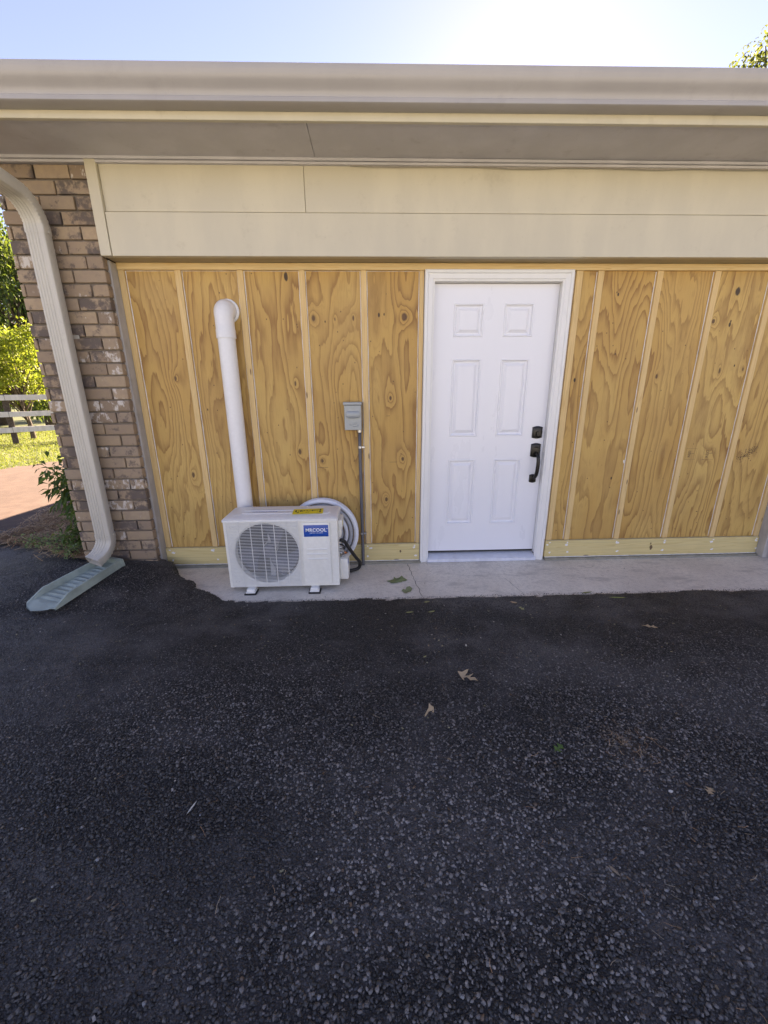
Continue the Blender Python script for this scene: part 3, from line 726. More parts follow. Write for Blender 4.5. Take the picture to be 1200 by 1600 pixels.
A = [(SX, SY, 2.300), (SX, SY, 2.325)]+arc((SX, SY-.16, 2.325), .16, 0, R(84), 22)[1:]
e = Vector(A[-1]); d_ = Vector((0, -math.sin(R(84)), math.cos(R(84))))
A += [tuple(e+d_*.03*i) for i in range(1, 6)]; e = Vector(A[-1])
A += [(SX, e.y-.10*math.sin(PI/2*i/10), e.z+.10*(1-math.cos(PI/2*i/10))) for i in range(1, 11)]; e = Vector(A[-1]); A += [(SX, e.y, 2.75)]
sc_ = [1.06 if i < 3 else (1.055 if i % 2 else 1.0) if i < 22 else 1.03 for i in range(len(A))]
wpart(sweep(A, sc_, 'elbow', ds, MT['spout']), ds)
A = [(SX, SY, .372), (SX, SY, .34)]+[(SX-.045*(i/16)**1.5, SY-.15+.15*math.cos(R(63)*i/16), .335-.15*math.sin(R(63)*i/16)) for i in range(17)]
e = Vector(A[-1]); d_ = (e-Vector(A[-2])).normalized(); A += [tuple(e+d_*.014), tuple(e+d_*.028)]
sc_ = [1.06, 1.06]+[1.055 if i % 2 else 1.01 for i in range(17)]+[1.06, 1.07]
wpart(sweep(A, sc_, 'elbow', ds, MT['spout']), ds)
for z in (2.312, .36): wpart(B().tube([(SX+.0625, SY, z), (SX+.0675, SY, z)], .006, 8).done('rivet', MT['spout'], ds), ds)
wpart(B().box(SX-.066, SX+.066, -.1315, -.1275, 1.72, 1.745, .001).done('strap', MT['spout'], ds), ds)

# splash block: ribbed trough, open flared front end, resting on the mounded asphalt
sb = tag(empty('splash_block', (-2.54, -.45, .06)), 'pale green plastic splash block under the downspout elbow', 'splash block')
pB = Vector((-2.452, -.175, .116)); pF = Vector((-2.640, -.675, .036)); ax = (pF-pB); Ls = ax.length; ax.normalize()
sxv = Vector((ax.y, -ax.x, 0)).normalized()*-1; nz = sxv.cross(ax).normalized()
if nz.z < 0: nz = -nz
def sbp(t, u, h): return pB+ax*Ls*t+sxv*u+nz*h
rings = []; n = 46
for i in range(n+1):
    t = i/n; hw = .092+.034*t; wall = .052*min(1, (1-t)*4.2+.12)*(1 if t < .98 else .8); rib = .011*(.5+.5*math.cos(t*2*PI*14)) if .10 < t < .96 else 0
    bow = .0
    q = [(-hw-.012, -.006), (-hw-.010, wall), (-hw+.004, wall+.001), (-hw+.014, .012), (-hw+.024, .008+rib*.6)]
    q += [(-hw*.5, .008+rib), (0, .008+rib), (hw*.5, .008+rib)]
    q += [(hw-.024, .008+rib*.6), (hw-.014, .012), (hw-.004, wall+.001), (hw+.010, wall), (hw+.012, -.006)]
    ext = .060*max(0, t-.9)/.1
    rings.append([sbp(t+(ext/Ls)*(1-(u/hw)**2 if abs(u) < hw else 0), u, h) for u, h in q])
b = B(); b.loft(rings, True, True); wpart(b.done('trough', MT['splash'], sb, angle=30), sb)
v = [sbp(-.015, u, h) for u, h in ((-.11, -.006), (.11, -.006), (.11, .052), (-.11, .052))]+[sbp(.02, u, h) for u, h in ((-.11, -.006), (.11, -.006), (.11, .052), (-.11, .052))]
wpart(B().poly(v, [(0, 1, 2, 3), (7, 6, 5, 4), (0, 4, 5, 1), (1, 5, 6, 2), (2, 6, 7, 3), (3, 7, 4, 0)]).done('end_wall', MT['splash'], sb), sb)

# ------------------------------------------------------------------ heat pump outdoor unit
AX0, AX1, AYF, AYB, AZ0, AZ1 = -1.471, -.696, -.470, -.185, .038, .540
ac = tag(empty('outdoor_unit', ((AX0+AX1)/2, (AYF+AYB)/2, 0)), 'white mini-split outdoor unit with round fan grille and blue MRCOOL badge', 'air conditioner')
def acp(bobj): return wpart(bobj, ac)
FC, FR = (-1.192, .289), .221
GX0, GX1, GZ0, GZ1 = -1.452, -.962, .046, .530
b = B()
# front sheet with the round fan opening
nseg = 64; inner = [(FC[0]+FR*math.cos(2*PI*k/nseg), FC[1]+FR*math.sin(2*PI*k/nseg)) for k in range(nseg)]
def edge_pt(a):
    c, s = math.cos(a), math.sin(a); tx = ((AX1 if c > 0 else AX0)-FC[0])/c if abs(c) > 1e-6 else 1e9; tz = ((AZ1 if s > 0 else AZ0)-FC[1])/s if abs(s) > 1e-6 else 1e9
    t = min(tx, tz); return (FC[0]+c*t, FC[1]+s*t)
outer = [edge_pt(2*PI*k/nseg) for k in range(nseg)]
rim = [(FC[0]+(FR+.012)*math.cos(2*PI*k/nseg), FC[1]+(FR+.012)*math.sin(2*PI*k/nseg)) for k in range(nseg)]
b.loft([[(x, AYF, z) for x, z in outer], [(x, AYF, z) for x, z in rim], [(x, AYF+.006, z) for x, z in inner], [(x, AYF+.06, z) for x, z in inner]])
for (cxx, czz) in ((AX0, AZ0), (AX0, AZ1), (AX1, AZ0), (AX1, AZ1)):   # corners missed by the radial sheet
    best = sorted(outer, key=lambda p_: (p_[0]-cxx)**2+(p_[1]-czz)**2)
    ea = next(p_ for p_ in best if abs(p_[0]-cxx) < 1e-6); eb = next(p_ for p_ in best if abs(p_[1]-czz) < 1e-6 and p_ != ea)
    b.poly([(cxx, AYF, czz), (ea[0], AYF, ea[1]), (eb[0], AYF, eb[1])], [(0, 1, 2)])
b.poly([(AX0, AYF, AZ0), (AX1, AYF, AZ0), (AX1, AYF, AZ1), (AX0, AYF, AZ1), (AX0, AYB, AZ0), (AX1, AYB, AZ0), (AX1, AYB, AZ1), (AX0, AYB, AZ1)],
       [(0, 4, 5, 1), (1, 5, 6, 2), (2, 6, 7, 3), (3, 7, 4, 0), (4, 7, 6, 5)])
acp(b.done('cabinet', MT['ac'], ac))
acp(B().box(AX0+.01, AX1-.20, AYB-.06, AYB-.004, AZ0+.01, AZ1-.01).done('condenser_coil', MT['dark'], ac))
acp(B().box(AX0+.006, AX0+.012, AYF+.06, AYB-.006, AZ0+.01, AZ1-.01).box(-.93, -.924, AYF+.06, AYB-.006, AZ0+.01, AZ1-.01).done('inner_wall', MT['dark'], ac))
# fan: hub and three swept blades
fan = acp(B().tube([(FC[0], AYF+.035, FC[1]), (FC[0], AYF+.045, FC[1]), (FC[0], AYF+.10, FC[1])], [.030, .046, .046], 24).done('fan', MT['fan'], ac, angle=40))
for k in range(3):
    v = []; f = []; nr, na = 8, 10; a0 = R(60+120*k)
    for i in range(nr+1):
        r_ = .04+(FR-.052)*i/nr; sw = .5*(i/nr)**1.3
        for j in range(na+1):
            u = j/na; a = a0+sw+R(64)*(u-.5)*(.75+.25*i/nr); y = AYF+.052+.062*u-.010*math.sin(PI*u)
            v.append((FC[0]+r_*math.cos(a), y, FC[1]+r_*math.sin(a)))
    for i in range(nr):
        for j in range(na): q = i*(na+1)+j; f.append((q, q+1, q+na+2, q+na+1))
    o = link('blade', mesh('blade', v, f), MT['fan'], fan, True)
bs = B(); bs.box(FC[0]-.018, FC[0]+.018, AYF+.125, AYF+.14, AZ0+.02, AZ1-.02).tube([(FC[0], AYF+.10, FC[1]), (FC[0], AYF+.17, FC[1])], .05, 20)
acp(bs.done('motor_bracket', MT['shroud'], ac))
# wire grille in front of the sheet
b = B(); yg = AYF-.010
nz_ = 44
for k in range(nz_+1):
    z = GZ0+(GZ1-GZ0)*k/nz_; b.tube([(GX0, yg, z), (GX1, yg, z)], .0018, 5)
for k in range(7):
    x = GX0+.004+(GX1-GX0-.008)*k/6; b.tube([(x, yg-.003, GZ0-.003), (x, yg-.003, GZ1+.003)], .0024, 5)
for x in (GX0, GX1):
    for z in (GZ0, GZ1): b.tube([(x, yg, z), (x, AYF+.002, z)], .0024, 5)
for (x, z) in ((GX0+.035, GZ0+.04), (GX1-.035, GZ0+.04), (GX0+.035, GZ1-.04), (GX1-.035, GZ1-.04)):   # little wire clips
    b.tube([(x-.022, yg-.004, z-.004), (x-.011, yg-.004, z+.006), (x, yg-.004, z-.006), (x+.011, yg-.004, z+.006), (x+.022, yg-.004, z)], .0022, 5)
acp(b.done('fan_grille', MT['acwhite'], ac))
# front service panel with badge and three ridges
def rrect(x0, x1, z0, z1, r, n=6):
    out = []
    for (cx_, cz_, a0) in ((x1-r, z1-r, 0), (x0+r, z1-r, PI/2), (x0+r, z0+r, PI), (x1-r, z0+r, 3*PI/2)):
        for k in range(n+1): a = a0+PI/2*k/n; out.append((cx_+r*math.cos(a), cz_+r*math.sin(a)))
    return out
def pad(x0, x1, z0, z1, r, ya, yb, mat, name, parent, bev=.004):
    b = B(); o_ = rrect(x0, x1, z0, z1, r); i_ = rrect(x0+bev, x1-bev, z0+bev, z1-bev, max(r-bev, .001))
    b.loft([[(x, ya, z) for x, z in o_], [(x, yb+bev*.4, z) for x, z in o_], [(x, yb, z) for x, z in i_]], True, False); b.poly([(x, yb, z) for x, z in i_], [tuple(range(len(i_)))])
    bmesh.ops.remove_doubles(b.bm, verts=b.bm.verts, dist=.00005); return b.done(name, mat, parent, angle=40)
acp(pad(-.940, -.748, .056, .516, .018, AYF, AYF-.013, MT['ac'], 'service_panel', ac, .006))
for z in (.322, .286, .250): acp(pad(-.912, -.768, z-.005, z+.006, .005, AYF-.013, AYF-.0185, MT['acwhite'], 'panel_ridge', ac, .003))
lp = acp(pad(-.925, -.757, .416, .500, .002, AYF-.0128, AYF-.0145, MT['blue'], 'badge', ac, .0005))
for (s, size, sx_, z, bold, sp) in (('MRCOOL', .033, 1.0, .463, .0009, 1.04), ('COMFORT MADE SIMPLE', .0078, 1.0, .4425, .0001, 1.05), ('®', .010, 1, .474, 0, 1)):
    o = link('badge_lettering', text_mesh(s, size, sx_, bold, sp), MT['white'], lp); o.location = ((-.841 if s != '®' else -.765), AYF-.0150, z); o.rotation_euler = (PI/2, 0, 0)
# lid: overhanging rim, chamfer and raised deck
def ring_rect(x0, x1, y0, y1, z, c=.02): return [(x0+c, y0, z), (x1-c, y0, z), (x1, y0+c, z), (x1, y1-c, z), (x1-c, y1, z), (x0+c, y1, z), (x0, y1-c, z), (x0, y0+c, z)]
b = B(); b.loft([ring_rect(AX0-.006, AX1+.006, AYF-.011, AYB+.004, .527, .010), ring_rect(AX0-.006, AX1+.006, AYF-.011, AYB+.004, .541, .010), ring_rect(AX0+.004, AX1-.004, AYF+.006, AYB-.004, .550, .012),
    ring_rect(AX0+.030, AX1-.030, AYF+.030, AYB-.016, .552, .02), ring_rect(AX0+.042, AX1-.042, AYF+.045, AYB-.022, .559, .05)], True, True)
lid = acp(b.done('lid', MT['aclid'], ac, angle=28))
for (x0, x1, y0, y1) in ((AX0+.10, AX1-.16, AYF+.075, AYF+.105), (AX0+.10, AX1-.16, AYF+.145, AYF+.175), (AX1-.115, AX1-.055, AYF+.06, AYF+.20)):
    b = B(); b.loft([ring_rect(x0, x1, y0, y1, .5585, .012), ring_rect(x0+.006, x1-.006, y0+.006, y1-.006, .5635, .010)], True, True); b.done('lid_rib', MT['aclid'], lid, angle=28)
# yellow warning label, tilted a little, and faint print
lab = acp(B().box(-.105, .105, -.058, .058, .5640, .5650, .0).done('warning_label', MT['yellow'], ac)); lab.matrix_parent_inverse = Matrix.Translation(-Vector(ac.location))
lab.location = (-.905, AYF+.105, 0); lab.rotation_euler = (0, 0, R(4))
b = B()
for (x0, x1, y0, y1) in ((-.104, -.090, -.006, .018), (-.078, -.074, -.002, .018), (-.066, -.052, -.004, .018), (-.046, -.040, -.004, .018), (-.034, -.024, .004, .014), (-.016, .0, .004, .012), (.006, .030, .002, .006), (.030, .040, -.002, .016),
                          (.044, .050, .0, .018), (.056, .066, .006, .014), (.072, .080, .0, .004), (.072, .082, .014, .018), (.090, .104, .002, .022), (.090, .104, -.020, -.004), (-.02, .01, -.016, -.013), (-.09, -.07, -.022, -.014)):
    b.box(x0*.87, x1*.87, y0*1.7, y1*1.7, .5650, .5653)
b.done('label_print', MT['ink'], lab)
b = B()
for k in range(22): x = -1.30+.008*k+.002*(k % 3); b.box(x, x+.006, AYF+.120, AYF+.134, .5594, .5598)
acp(b.done('lid_print', MT['inkblue'], ac))
# feet with rubber pads
for x in (-1.322, -.872):
    for (y, s) in ((AYF-.012, -1), (AYB+.008, 1)):
        o = acp(B().box(x-.034, x+.034, y-.040, y+.040, .012, .020, .003, 2).box(x-.028, x+.028, y-.03, y+.04, .018, .0385, .006, 2).done('foot', MT['acwhite'], ac, angle=40))
        B().tube([(x, y-.018, .020), (x, y-.018, .026)], .008, 6).done('bolt', MT['zinc'], o)
        acp(B().box(x-.042, x+.042, y-.046, y+.030, .0005, .0118, .003).done('rubber_pad', MT['rubber'], ac))
# right side: grip recess, valve cover, valves
acp(B().box(AX1-.002, AX1+.030, -.400, -.245, .435, .505, .010, 2).done('grip_housing', MT['ac'], ac, angle=40))
acp(B().box(AX1-.002, AX1+.020, -.385, -.300, .375, .434, .008, 2).done('wiring_cover', MT['ac'], ac, angle=40))
acp(B().box(AX1-.002, AX1+.062, -.390, -.245, .040, .205, .012, 2).done('valve_cover', MT['ac'], ac, angle=40))
b = B()
for z in (.225, .268): b.tube([(AX1, -.315, z), (AX1+.030, -.315, z)], .013, 12).tube([(AX1+.022, -.315, z), (AX1+.022, -.36, z-.01)], .010, 10)
acp(b.done('service_valve', MT['zinc'], ac, angle=40)); acp(B().tube([(AX1+.022, -.30, .225), (AX1+.040, -.28, .205), (AX1+.045, -.25, .19)], .011, 10).done('valve_cap', MT['copper'], ac, True))
acp(B().tube(spline([(AX1+.002, -.34, .30), (AX1+.03, -.35, .295), (AX1+.033, -.345, .27), (AX1+.02, -.33, .24)]), .005, 8).done('control_wire', MT['rubber'], ac, True))
acp(B().box(AX1+.0605, AX1+.0625, -.385, -.355, .165, .20).done('energy_sticker', MT['blue'], ac)); acp(B().box(AX1+.030, AX1+.0312, -.385, -.36, .46, .495).done('side_sticker', MT['yellow'], ac))

# black whip between unit and conduit
w = spline([(AX1+.006, -.34, .335), (AX1+.035, -.33, .318), (-.632, -.28, .245), (-.583, -.22, .140), (-.556, -.18, .080), (-.572, -.17, .028), (-.645, -.19, .017), (-.73, -.20, .017)], 8)
tag(B().tube(w, .0135, 12).done('power_cable', MT['rubber'], None, True), 'thick black cable looping from the outdoor unit to the slab', 'cable')

# coiled line set leaning between unit and wall
cs = tag(empty('coiled_line_set', (-.842, -.09, 0)), 'white insulated tubing coiled into a ring behind the outdoor unit', 'tubing')
CC = Vector((-.842, -.085, .302))
def loops(r0, r1, turns, y0, y1, rad, name, mat, n=44):
    N = int(n*turns); pts = []
    for i in range(N+1):
        t = i/N; a = -2.2+2*PI*turns*t; r_ = r0+(r1-r0)*t; pts.append(CC+Vector((r_*math.cos(a), y0+(y1-y0)*t-.05*r_*math.sin(a)*0, r_*math.sin(a))))
    return wpart(B().tube(pts, rad, 10).done(name, mat, cs, True), cs)
loops(.262, .260, 2.0, -.030, .045, .0185, 'tube', MT['foam']); loops(.222, .220, 1.6, -.020, .040, .0165, 'tube', MT['foamgrey']); loops(.186, .180, 1.5, -.022, .03, .0155, 'tube', MT['foam']); loops(.150, .140, 1.4, -.02, .03, .014, 'tube', MT['foamgrey'])

# white vent pipe with elbow and wall flange
pv = tag(empty('vertical_pipe', (-1.430, -.083, .5)), 'tall white plastic pipe with a hooded elbow above the outdoor unit', 'pipe')
PX, PY, PR = -1.436, -.066, .0585
b = B(); n = 28
def ringz(z, r_, y=PY): return [(PX+r_*math.cos(2*PI*k/n), y+r_*math.sin(2*PI*k/n), z) for k in range(n)]
b.loft([ringz(1.74, PR-.005), ringz(.505, PR-.005), ringz(.505, PR), ringz(1.74, PR)]); wpart(b.done('pipe', MT['pvc'], pv, angle=45), pv)
b = B(); rings = [ringz(1.727, PR+.001), ringz(1.727, PR+.0065), ringz(1.780, PR+.0065), ringz(1.787, PR+.004), ringz(1.855, PR+.004)]
rb = .056
for i in range(1, 13):
    a = PI/2*i/12; c = Vector((PX, PY+rb-rb*math.cos(a), 1.855+rb*math.sin(a))); N_ = Vector((0, -math.cos(a), math.sin(a)))
    rr = PR+.004+.008*math.sin(a)
    rings.append([tuple(c+Vector((1, 0, 0))*rr*math.cos(2*PI*k/n)-N_*rr*math.sin(2*PI*k/n)) for k in range(n)])
last = rings[-1]; rings.append([(x, .0175, z) for x, y, z in last])
b.loft(rings); wpart(b.done('elbow', MT['pvc'], pv, angle=45), pv)
zc = 1.855+rb; b = B(); rf = .078
b.loft([[(PX+.006+rf*math.cos(2*PI*k/40), .0172, zc+rf*math.sin(2*PI*k/40)) for k in range(40)], [(PX+.006+rf*math.cos(2*PI*k/40), .007, zc+rf*math.sin(2*PI*k/40)) for k in range(40)], [(PX+.006+(rf-.008)*math.cos(2*PI*k/40), .003, zc+(rf-.008)*math.sin(2*PI*k/40)) for k in range(40)]], True, True)
wpart(b.done('flange', MT['pvc'], pv, angle=40), pv)
for a in (60, 95, 125): 
    c = Vector((PX+.006+.072*math.cos(R(a)), .002, zc+.072*math.sin(R(a)))); wpart(B().tube([c, c+Vector((0, .004, 0))], .003, 6).done('screw', MT['zinc'], pv), pv)

# disconnect box, conduit and straps
db = tag(empty('disconnect_box', (-.583, .018, 1.10)), 'small grey electrical disconnect box with raised pull cover on the plywood', 'electrical box')
def dbp(o): return wpart(o, db)
x0, x1, z0, z1, yb_ = -.646, -.520, 1.095, 1.275, -.062
dbp(B().box(x0, x1, yb_+.006, .0178, z0, z1, .003, 2).done('case', MT['greybox'], db, angle=40))
dbp(B().box(x0+.002, x1-.002, yb_, yb_+.0055, z0+.002, z1-.002, .0015).done('front_cover', MT['greybox'], db))
dbp(B().box(x0-.006, x1+.004, yb_-.006, .0178, z1+.0005, z1+.0215, .003, 2).done('rain_hood', MT['greybox'], db, angle=40))
dbp(pad(-.632, -.530, 1.183, 1.233, .022, yb_, yb_-.016, MT['greybox'], 'pull_cover', db, .009))
em = B(); em.tube(spline([(-.606, yb_-.0002, 1.126), (-.588, yb_-.0002, 1.134), (-.578, yb_-.0002, 1.122), (-.556, yb_-.0002, 1.124), (-.544, yb_-.0002, 1.134), (-.560, yb_-.0002, 1.142), (-.580, yb_-.0002, 1.139), (-.562, yb_-.0002, 1.152), (-.546, yb_-.0002, 1.147)], 5), .0020, 6)
em.tube(spline([(-.612, yb_-.0002, 1.136), (-.596, yb_-.0002, 1.140), (-.606, yb_-.0002, 1.146)], 5), .0018, 6); dbp(em.done('emblem', MT['greybox'], db, True))
cd = tag(empty('conduit', (-.535, -.004, .01)), 'dark grey conduit running down the plywood from the disconnect box', 'conduit')
wpart(B().tube([(-.537, -.008, 1.079), (-.538, -.010, .95), (-.536, -.012, .5), (-.533, -.028, .19), (-.533, -.052, .02), (-.533, -.056, .004)], .0125, 14).done('pipe', MT['conduit'], cd, True), cd)
wpart(B().tube([(-.537, -.008, 1.0945), (-.537, -.008, 1.074)], .0165, 14).done('connector', MT['zinc'], cd, angle=40), cd)
for (z, y) in ((.962, -.010), (.268, -.022)):
    b = B(); b.loft([[(-.537+rr*math.cos(a), y+rr*math.sin(a), z+dz) for a in np.linspace(PI, 2*PI, 10)] for rr, dz in ((.0128, -.008), (.0150, -.008), (.0150, .008), (.0128, .008))], False)
    wpart(b.box(-.5235, -.500, y-.006, y-.002, z-.007, z+.007, .001).done('strap', MT['zinc'], cd), cd)

# ------------------------------------------------------------------ leaves and litter on the ground
def lobed_leaf(L, W, lobes, tip=.16):
    """outline of an oak leaf in local XY, stem at -X"""
    up_ = []
    for k in range(lobes):
        t0 = (k+.25)/(lobes+.35); t1 = (k+.75)/(lobes+.35); wv = W*(.55+.45*math.sin(PI*(.25+.6*t1)))
        up_ += [(t0*L, W*.13), (t1*L+.03*L, wv*random.uniform(.8, 1.1)), (t1*L+.09*L, wv*.55)]
    up_ += [(L*.97, W*.12)]
    return [(-.18*L, .004*L), (0, .02*L)]+up_+[(L*1.04, 0)]+[(x+random.uniform(-.03, .03)*L, -y*random.uniform(.8, 1.1)) for x, y in up_[::-1]]+[(0, -.02*L), (-.18*L, -.004*L)]
OUT = {'tan1': [(-.045, .038), (-.023, .032), (.003, .046), (.013, .045), (.002, .027), (-.015, .008), (.001, .007), (.033, .02), (.015, .002), (.007, -.007), (.032, -.008), (.036, -.031), (.04, -.05), (.026, -.031), (.003, -.034), (.001, -.016), (-.008, -.002), (-.023, -.01), (-.027, -.033), (-.033, -.014), (-.038, .009)],
       'tan2': [(.004, .04), (.011, .029), (.022, .02), (.02, -.007), (.014, -.014), (.01, .001), (-.002, -.002), (-.016, -.023), (-.025, -.037), (-.024, -.023), (-.013, -.001), (-.002, .017)],
       'g1': [(-.1, .001), (-.066, .01), (-.029, .03), (-.026, .066), (-.006, .04), (.02, .045), (.052, .075), (.064, .045), (.089, .017), (.097, .002), (.074, -.022), (.046, -.018), (.044, -.04), (.011, -.038), (-.009, -.052), (-.042, -.058), (-.07, -.056), (-.059, -.03), (-.087, -.017)],
       'g2': [(-.05, -.012), (-.032, .03), (-.011, .014), (.003, .055), (.033, .065), (.052, .032), (.042, -.002), (.031, -.028), (.011, -.033), (-.011, -.06), (-.031, -.043), (-.037, -.018)]}
def ground_leaf(px_, py_, L, W, lobes, rot, tint, label, cat='leaf', curl=.15, group=None, name='fallen_leaf'):
    o_ = [(x*(.8 if lobes[0] == 'g' else 1), y*(.8 if lobes[0] == 'g' else 1)) for x, y in OUT[lobes]] if isinstance(lobes, str) else lobed_leaf(L, W, lobes) if lobes else [(-.5*L, 0), (-.2*L, W*.5), (.2*L, W*.42), (.5*L, 0), (.2*L, -W*.4), (-.2*L, -W*.5)]
    ctr = sum(x for x, y in o_)/len(o_)
    v = [(x-ctr, y, curl*(y*y/(W+1e-6))+curl*.4*abs(x-ctr)*random.random()) for x, y in o_]; spine = [(L*t-ctr, 0, -.004*L) for t in (.1, .4, .7)] if lobes else [(0, 0, -.002)]
    k = len(v); v += spine; bm = bmesh.new(); vv = [bm.verts.new(q) for q in v]; n = k
    sp_ = vv[k:]
    for q in sp_: bm.verts.remove(q)
    bm.faces.new(vv[:k]); bmesh.ops.triangulate(bm, faces=list(bm.faces), ngon_method='EAR_CLIP')
    bmesh.ops.recalc_face_normals(bm, faces=bm.faces)
    dup_ = bmesh.ops.duplicate(bm, geom=list(bm.verts)+list(bm.edges)+list(bm.faces))['geom']
    for q in dup_:
        if isinstance(q, bmesh.types.BMVert): q.co.z -= .0005
    bmesh.ops.reverse_faces(bm, faces=[q for q in dup_ if isinstance(q, bmesh.types.BMFace)])
    me = bpy.data.meshes.new(name); bm.to_mesh(me); bm.free(); a = me.attributes.new('tint', 'FLOAT_COLOR', 'POINT')
    for d_ in a.data: s_ = random.uniform(.85, 1.12); d_.color = (tint[0]*s_, tint[1]*s_, tint[2]*s_, 1)
    o = link(name, me, MT['dryleaf']); z = max(float(asph_z(px_, py_)), 0.0)
    mz = min(q.co.z for q in me.vertices); o.location = (px_, py_, z-mz+.0035 if py_ < -.6 else .0015-mz); o.rotation_euler = (random.uniform(-.05, .05), random.uniform(-.05, .05), rot)
    return tag(o, label, cat, group)
TAN, GRN, PALE, OLV = (.52, .37, .22), (.14, .19, .05), (.62, .57, .47), (.38, .38, .15)
ground_leaf(.009, -1.432, .105, .042, 'tan1', 0, (.60, .44, .27), 'large tan oak leaf lying on the asphalt in front of the door')
ground_leaf(-.216, -1.649, .075, .034, 'tan2', 0, (.62, .46, .28), 'curled tan leaf nearer the camera than the large oak leaf')
ground_leaf(-.275, -.350, .175, .062, 'g1', 0, (.24, .29, .13), 'long green oak leaf on the concrete apron')
ground_leaf(-.215, -.510, .100, .058, 'g2', 0, (.27, .30, .15), 'smaller green oak leaf hanging over the apron edge')
ground_leaf(-.224, -.815, .055, .014, 0, R(5), OLV, 'thin olive leaf scrap on asphalt below the green oak leaves')
ground_leaf(-.082, -.815, .050, .014, 0, R(15), (.34, .34, .14), 'yellow-green leaf scrap right of the thin olive scrap')
ground_leaf(-.095, -.690, .045, .016, 0, R(20), OLV, 'olive leaf scrap just off the apron edge left of the door')
ground_leaf(.268, -1.868, .048, .020, 2, R(30), (.10, .18, .04), 'small bright green leaf on the asphalt beside the brown needle patch')
ground_leaf(.511, -.803, .042, .018, 2, R(120), (.36, .34, .15), 'yellowish leaf scrap on the asphalt below the door handle side')
ground_leaf(.487, -.722, .048, .018, 0, R(150), TAN, 'tan leaf scrap closest to the apron below the door')
ground_leaf(1.216, -.694, .120, .016, 0, R(-5), (.30, .36, .12), 'long narrow pale green leaf beside the apron right of the door')
ground_leaf(1.049, -.605, .085, .018, 0, R(8), (.24, .26, .09), 'green leaf lying on the apron edge right of the door')
ground_leaf(1.202, -1.045, .070, .022, 2, R(-20), TAN, 'tan leaf flake on the asphalt at right near the apron')
ground_leaf(-.185, -1.266, .020, .012, 0, R(30), (.38, .36, .16), 'tiny yellow-green leaf bit on the middle asphalt')
ground_leaf(.057, -1.181, .026, .010, 0, R(80), PALE, 'tiny pale leaf bit above the large tan oak leaf')
ground_leaf(.725, -2.064, .030, .018, 2, R(40), TAN, 'small tan curled flake on the right foreground asphalt')
ground_leaf(.244, -2.294, .038, .010, 0, R(-60), (.33, .25, .17), 'brown bark chip on the right foreground asphalt', 'bark chip', name='bark_chip')
ground_leaf(-1.097, -2.048, .050, .006, 0, R(70), (.75, .70, .60), 'white splinter on the left foreground asphalt', 'splinter', name='splinter')
ground_leaf(-.635, -2.406, .018, .006, 0, R(40), (.75, .70, .60), 'small white splinter at the bottom centre of the asphalt', 'splinter', name='splinter')
ground_leaf(.587, -2.06, .020, .012, 0, R(10), (.70, .68, .62), 'small white pebble-like chip on the right foreground asphalt', 'chip', name='pale_chip')

def needles(n, P, lmin, lmax, w, cols, lift=.004, tilt=.12):
    n = len(P); a = rng.uniform(0, 2*PI, n); L = rng.uniform(lmin, lmax, n); bend = rng.uniform(-.15, .15, n)*L
    d = np.stack([np.cos(a), np.sin(a), rng.uniform(-tilt, tilt, n)], 1); s = np.stack([-np.sin(a), np.cos(a), np.zeros(n)], 1)
    V = []
    for t in (-.5, 0, .5):
        c = P+d*(L*t)[:, None]+s*(bend*(1 if t == 0 else 0))[:, None]; c[:, 2] += lift
        V += [c-s*w/2, c+s*w/2]
    V = np.stack(V, 1).reshape(-1, 3); k = 6*np.arange(n)[:, None]; F = np.concatenate([k+np.array([[0, 1, 3, 2]]), k+np.array([[2, 3, 5, 4]])])
    cc = np.array(cols)[rng.integers(0, len(cols), n)]*rng.uniform(.6, 1.2, (n, 1)); return V, F, np.repeat(cc, 6, 0)
NC = [(.48, .27, .14), (.56, .35, .19), (.34, .18, .09), (.62, .46, .29)]
# stray needles and twigs on the asphalt, denser in the brown patch
P1 = samp(70); P2 = np.stack([.56+rng.normal(0, .07, 90), -1.86+rng.normal(0, .06, 90), np.zeros(90)], 1); P2[:, 2] = asph_z(P2[:, 0], P2[:, 1])
P3 = np.stack([rng.uniform(.1, 1.0, 22), rng.uniform(-2.6, -2.0, 22), np.zeros(22)], 1); P3[:, 2] = asph_z(P3[:, 0], P3[:, 1])
Vn, Fn, Tn = needles(0, np.concatenate([P1, P2, P3]), .012, .042, .0012, NC+[(.45, .38, .28)], .009, .1)
struct(link('needle_litter', tri_mesh('needle_litter', Vn, Fn, Tn), MT['needle']), 'stuff')
# bits of bark and seed scattered near the apron
b_v = samp(420); b_v[:, 1] = np.where(rng.random(420) < .5, rng.uniform(-1.3, -.66, 420), b_v[:, 1]); b_v[:, 2] = asph_z(b_v[:, 0], b_v[:, 1])
Vn, Fn, Tn = needles(0, b_v, .004, .013, .006, [(.26, .19, .12), (.34, .30, .18), (.16, .10, .06), (.42, .38, .33)], .007, .2)
struct(link('debris_flecks', tri_mesh('debris_flecks', Vn, Fn, Tn), MT['needle']), 'stuff')
P4 = np.stack([rng.uniform(-2.0, 2.7, 70), rng.uniform(-.6, -.05, 70), np.full(70, .001)], 1); P4 = P4[P4[:, 0] > xb(P4[:, 1])+.05]
Vn, Fn, Tn = needles(0, P4, .006, .03, .0022, [(.05, .04, .03), (.20, .13, .08)], .001, .0)
struct(link('apron_litter', tri_mesh('apron_litter', Vn, Fn, Tn), MT['needle']), 'stuff')

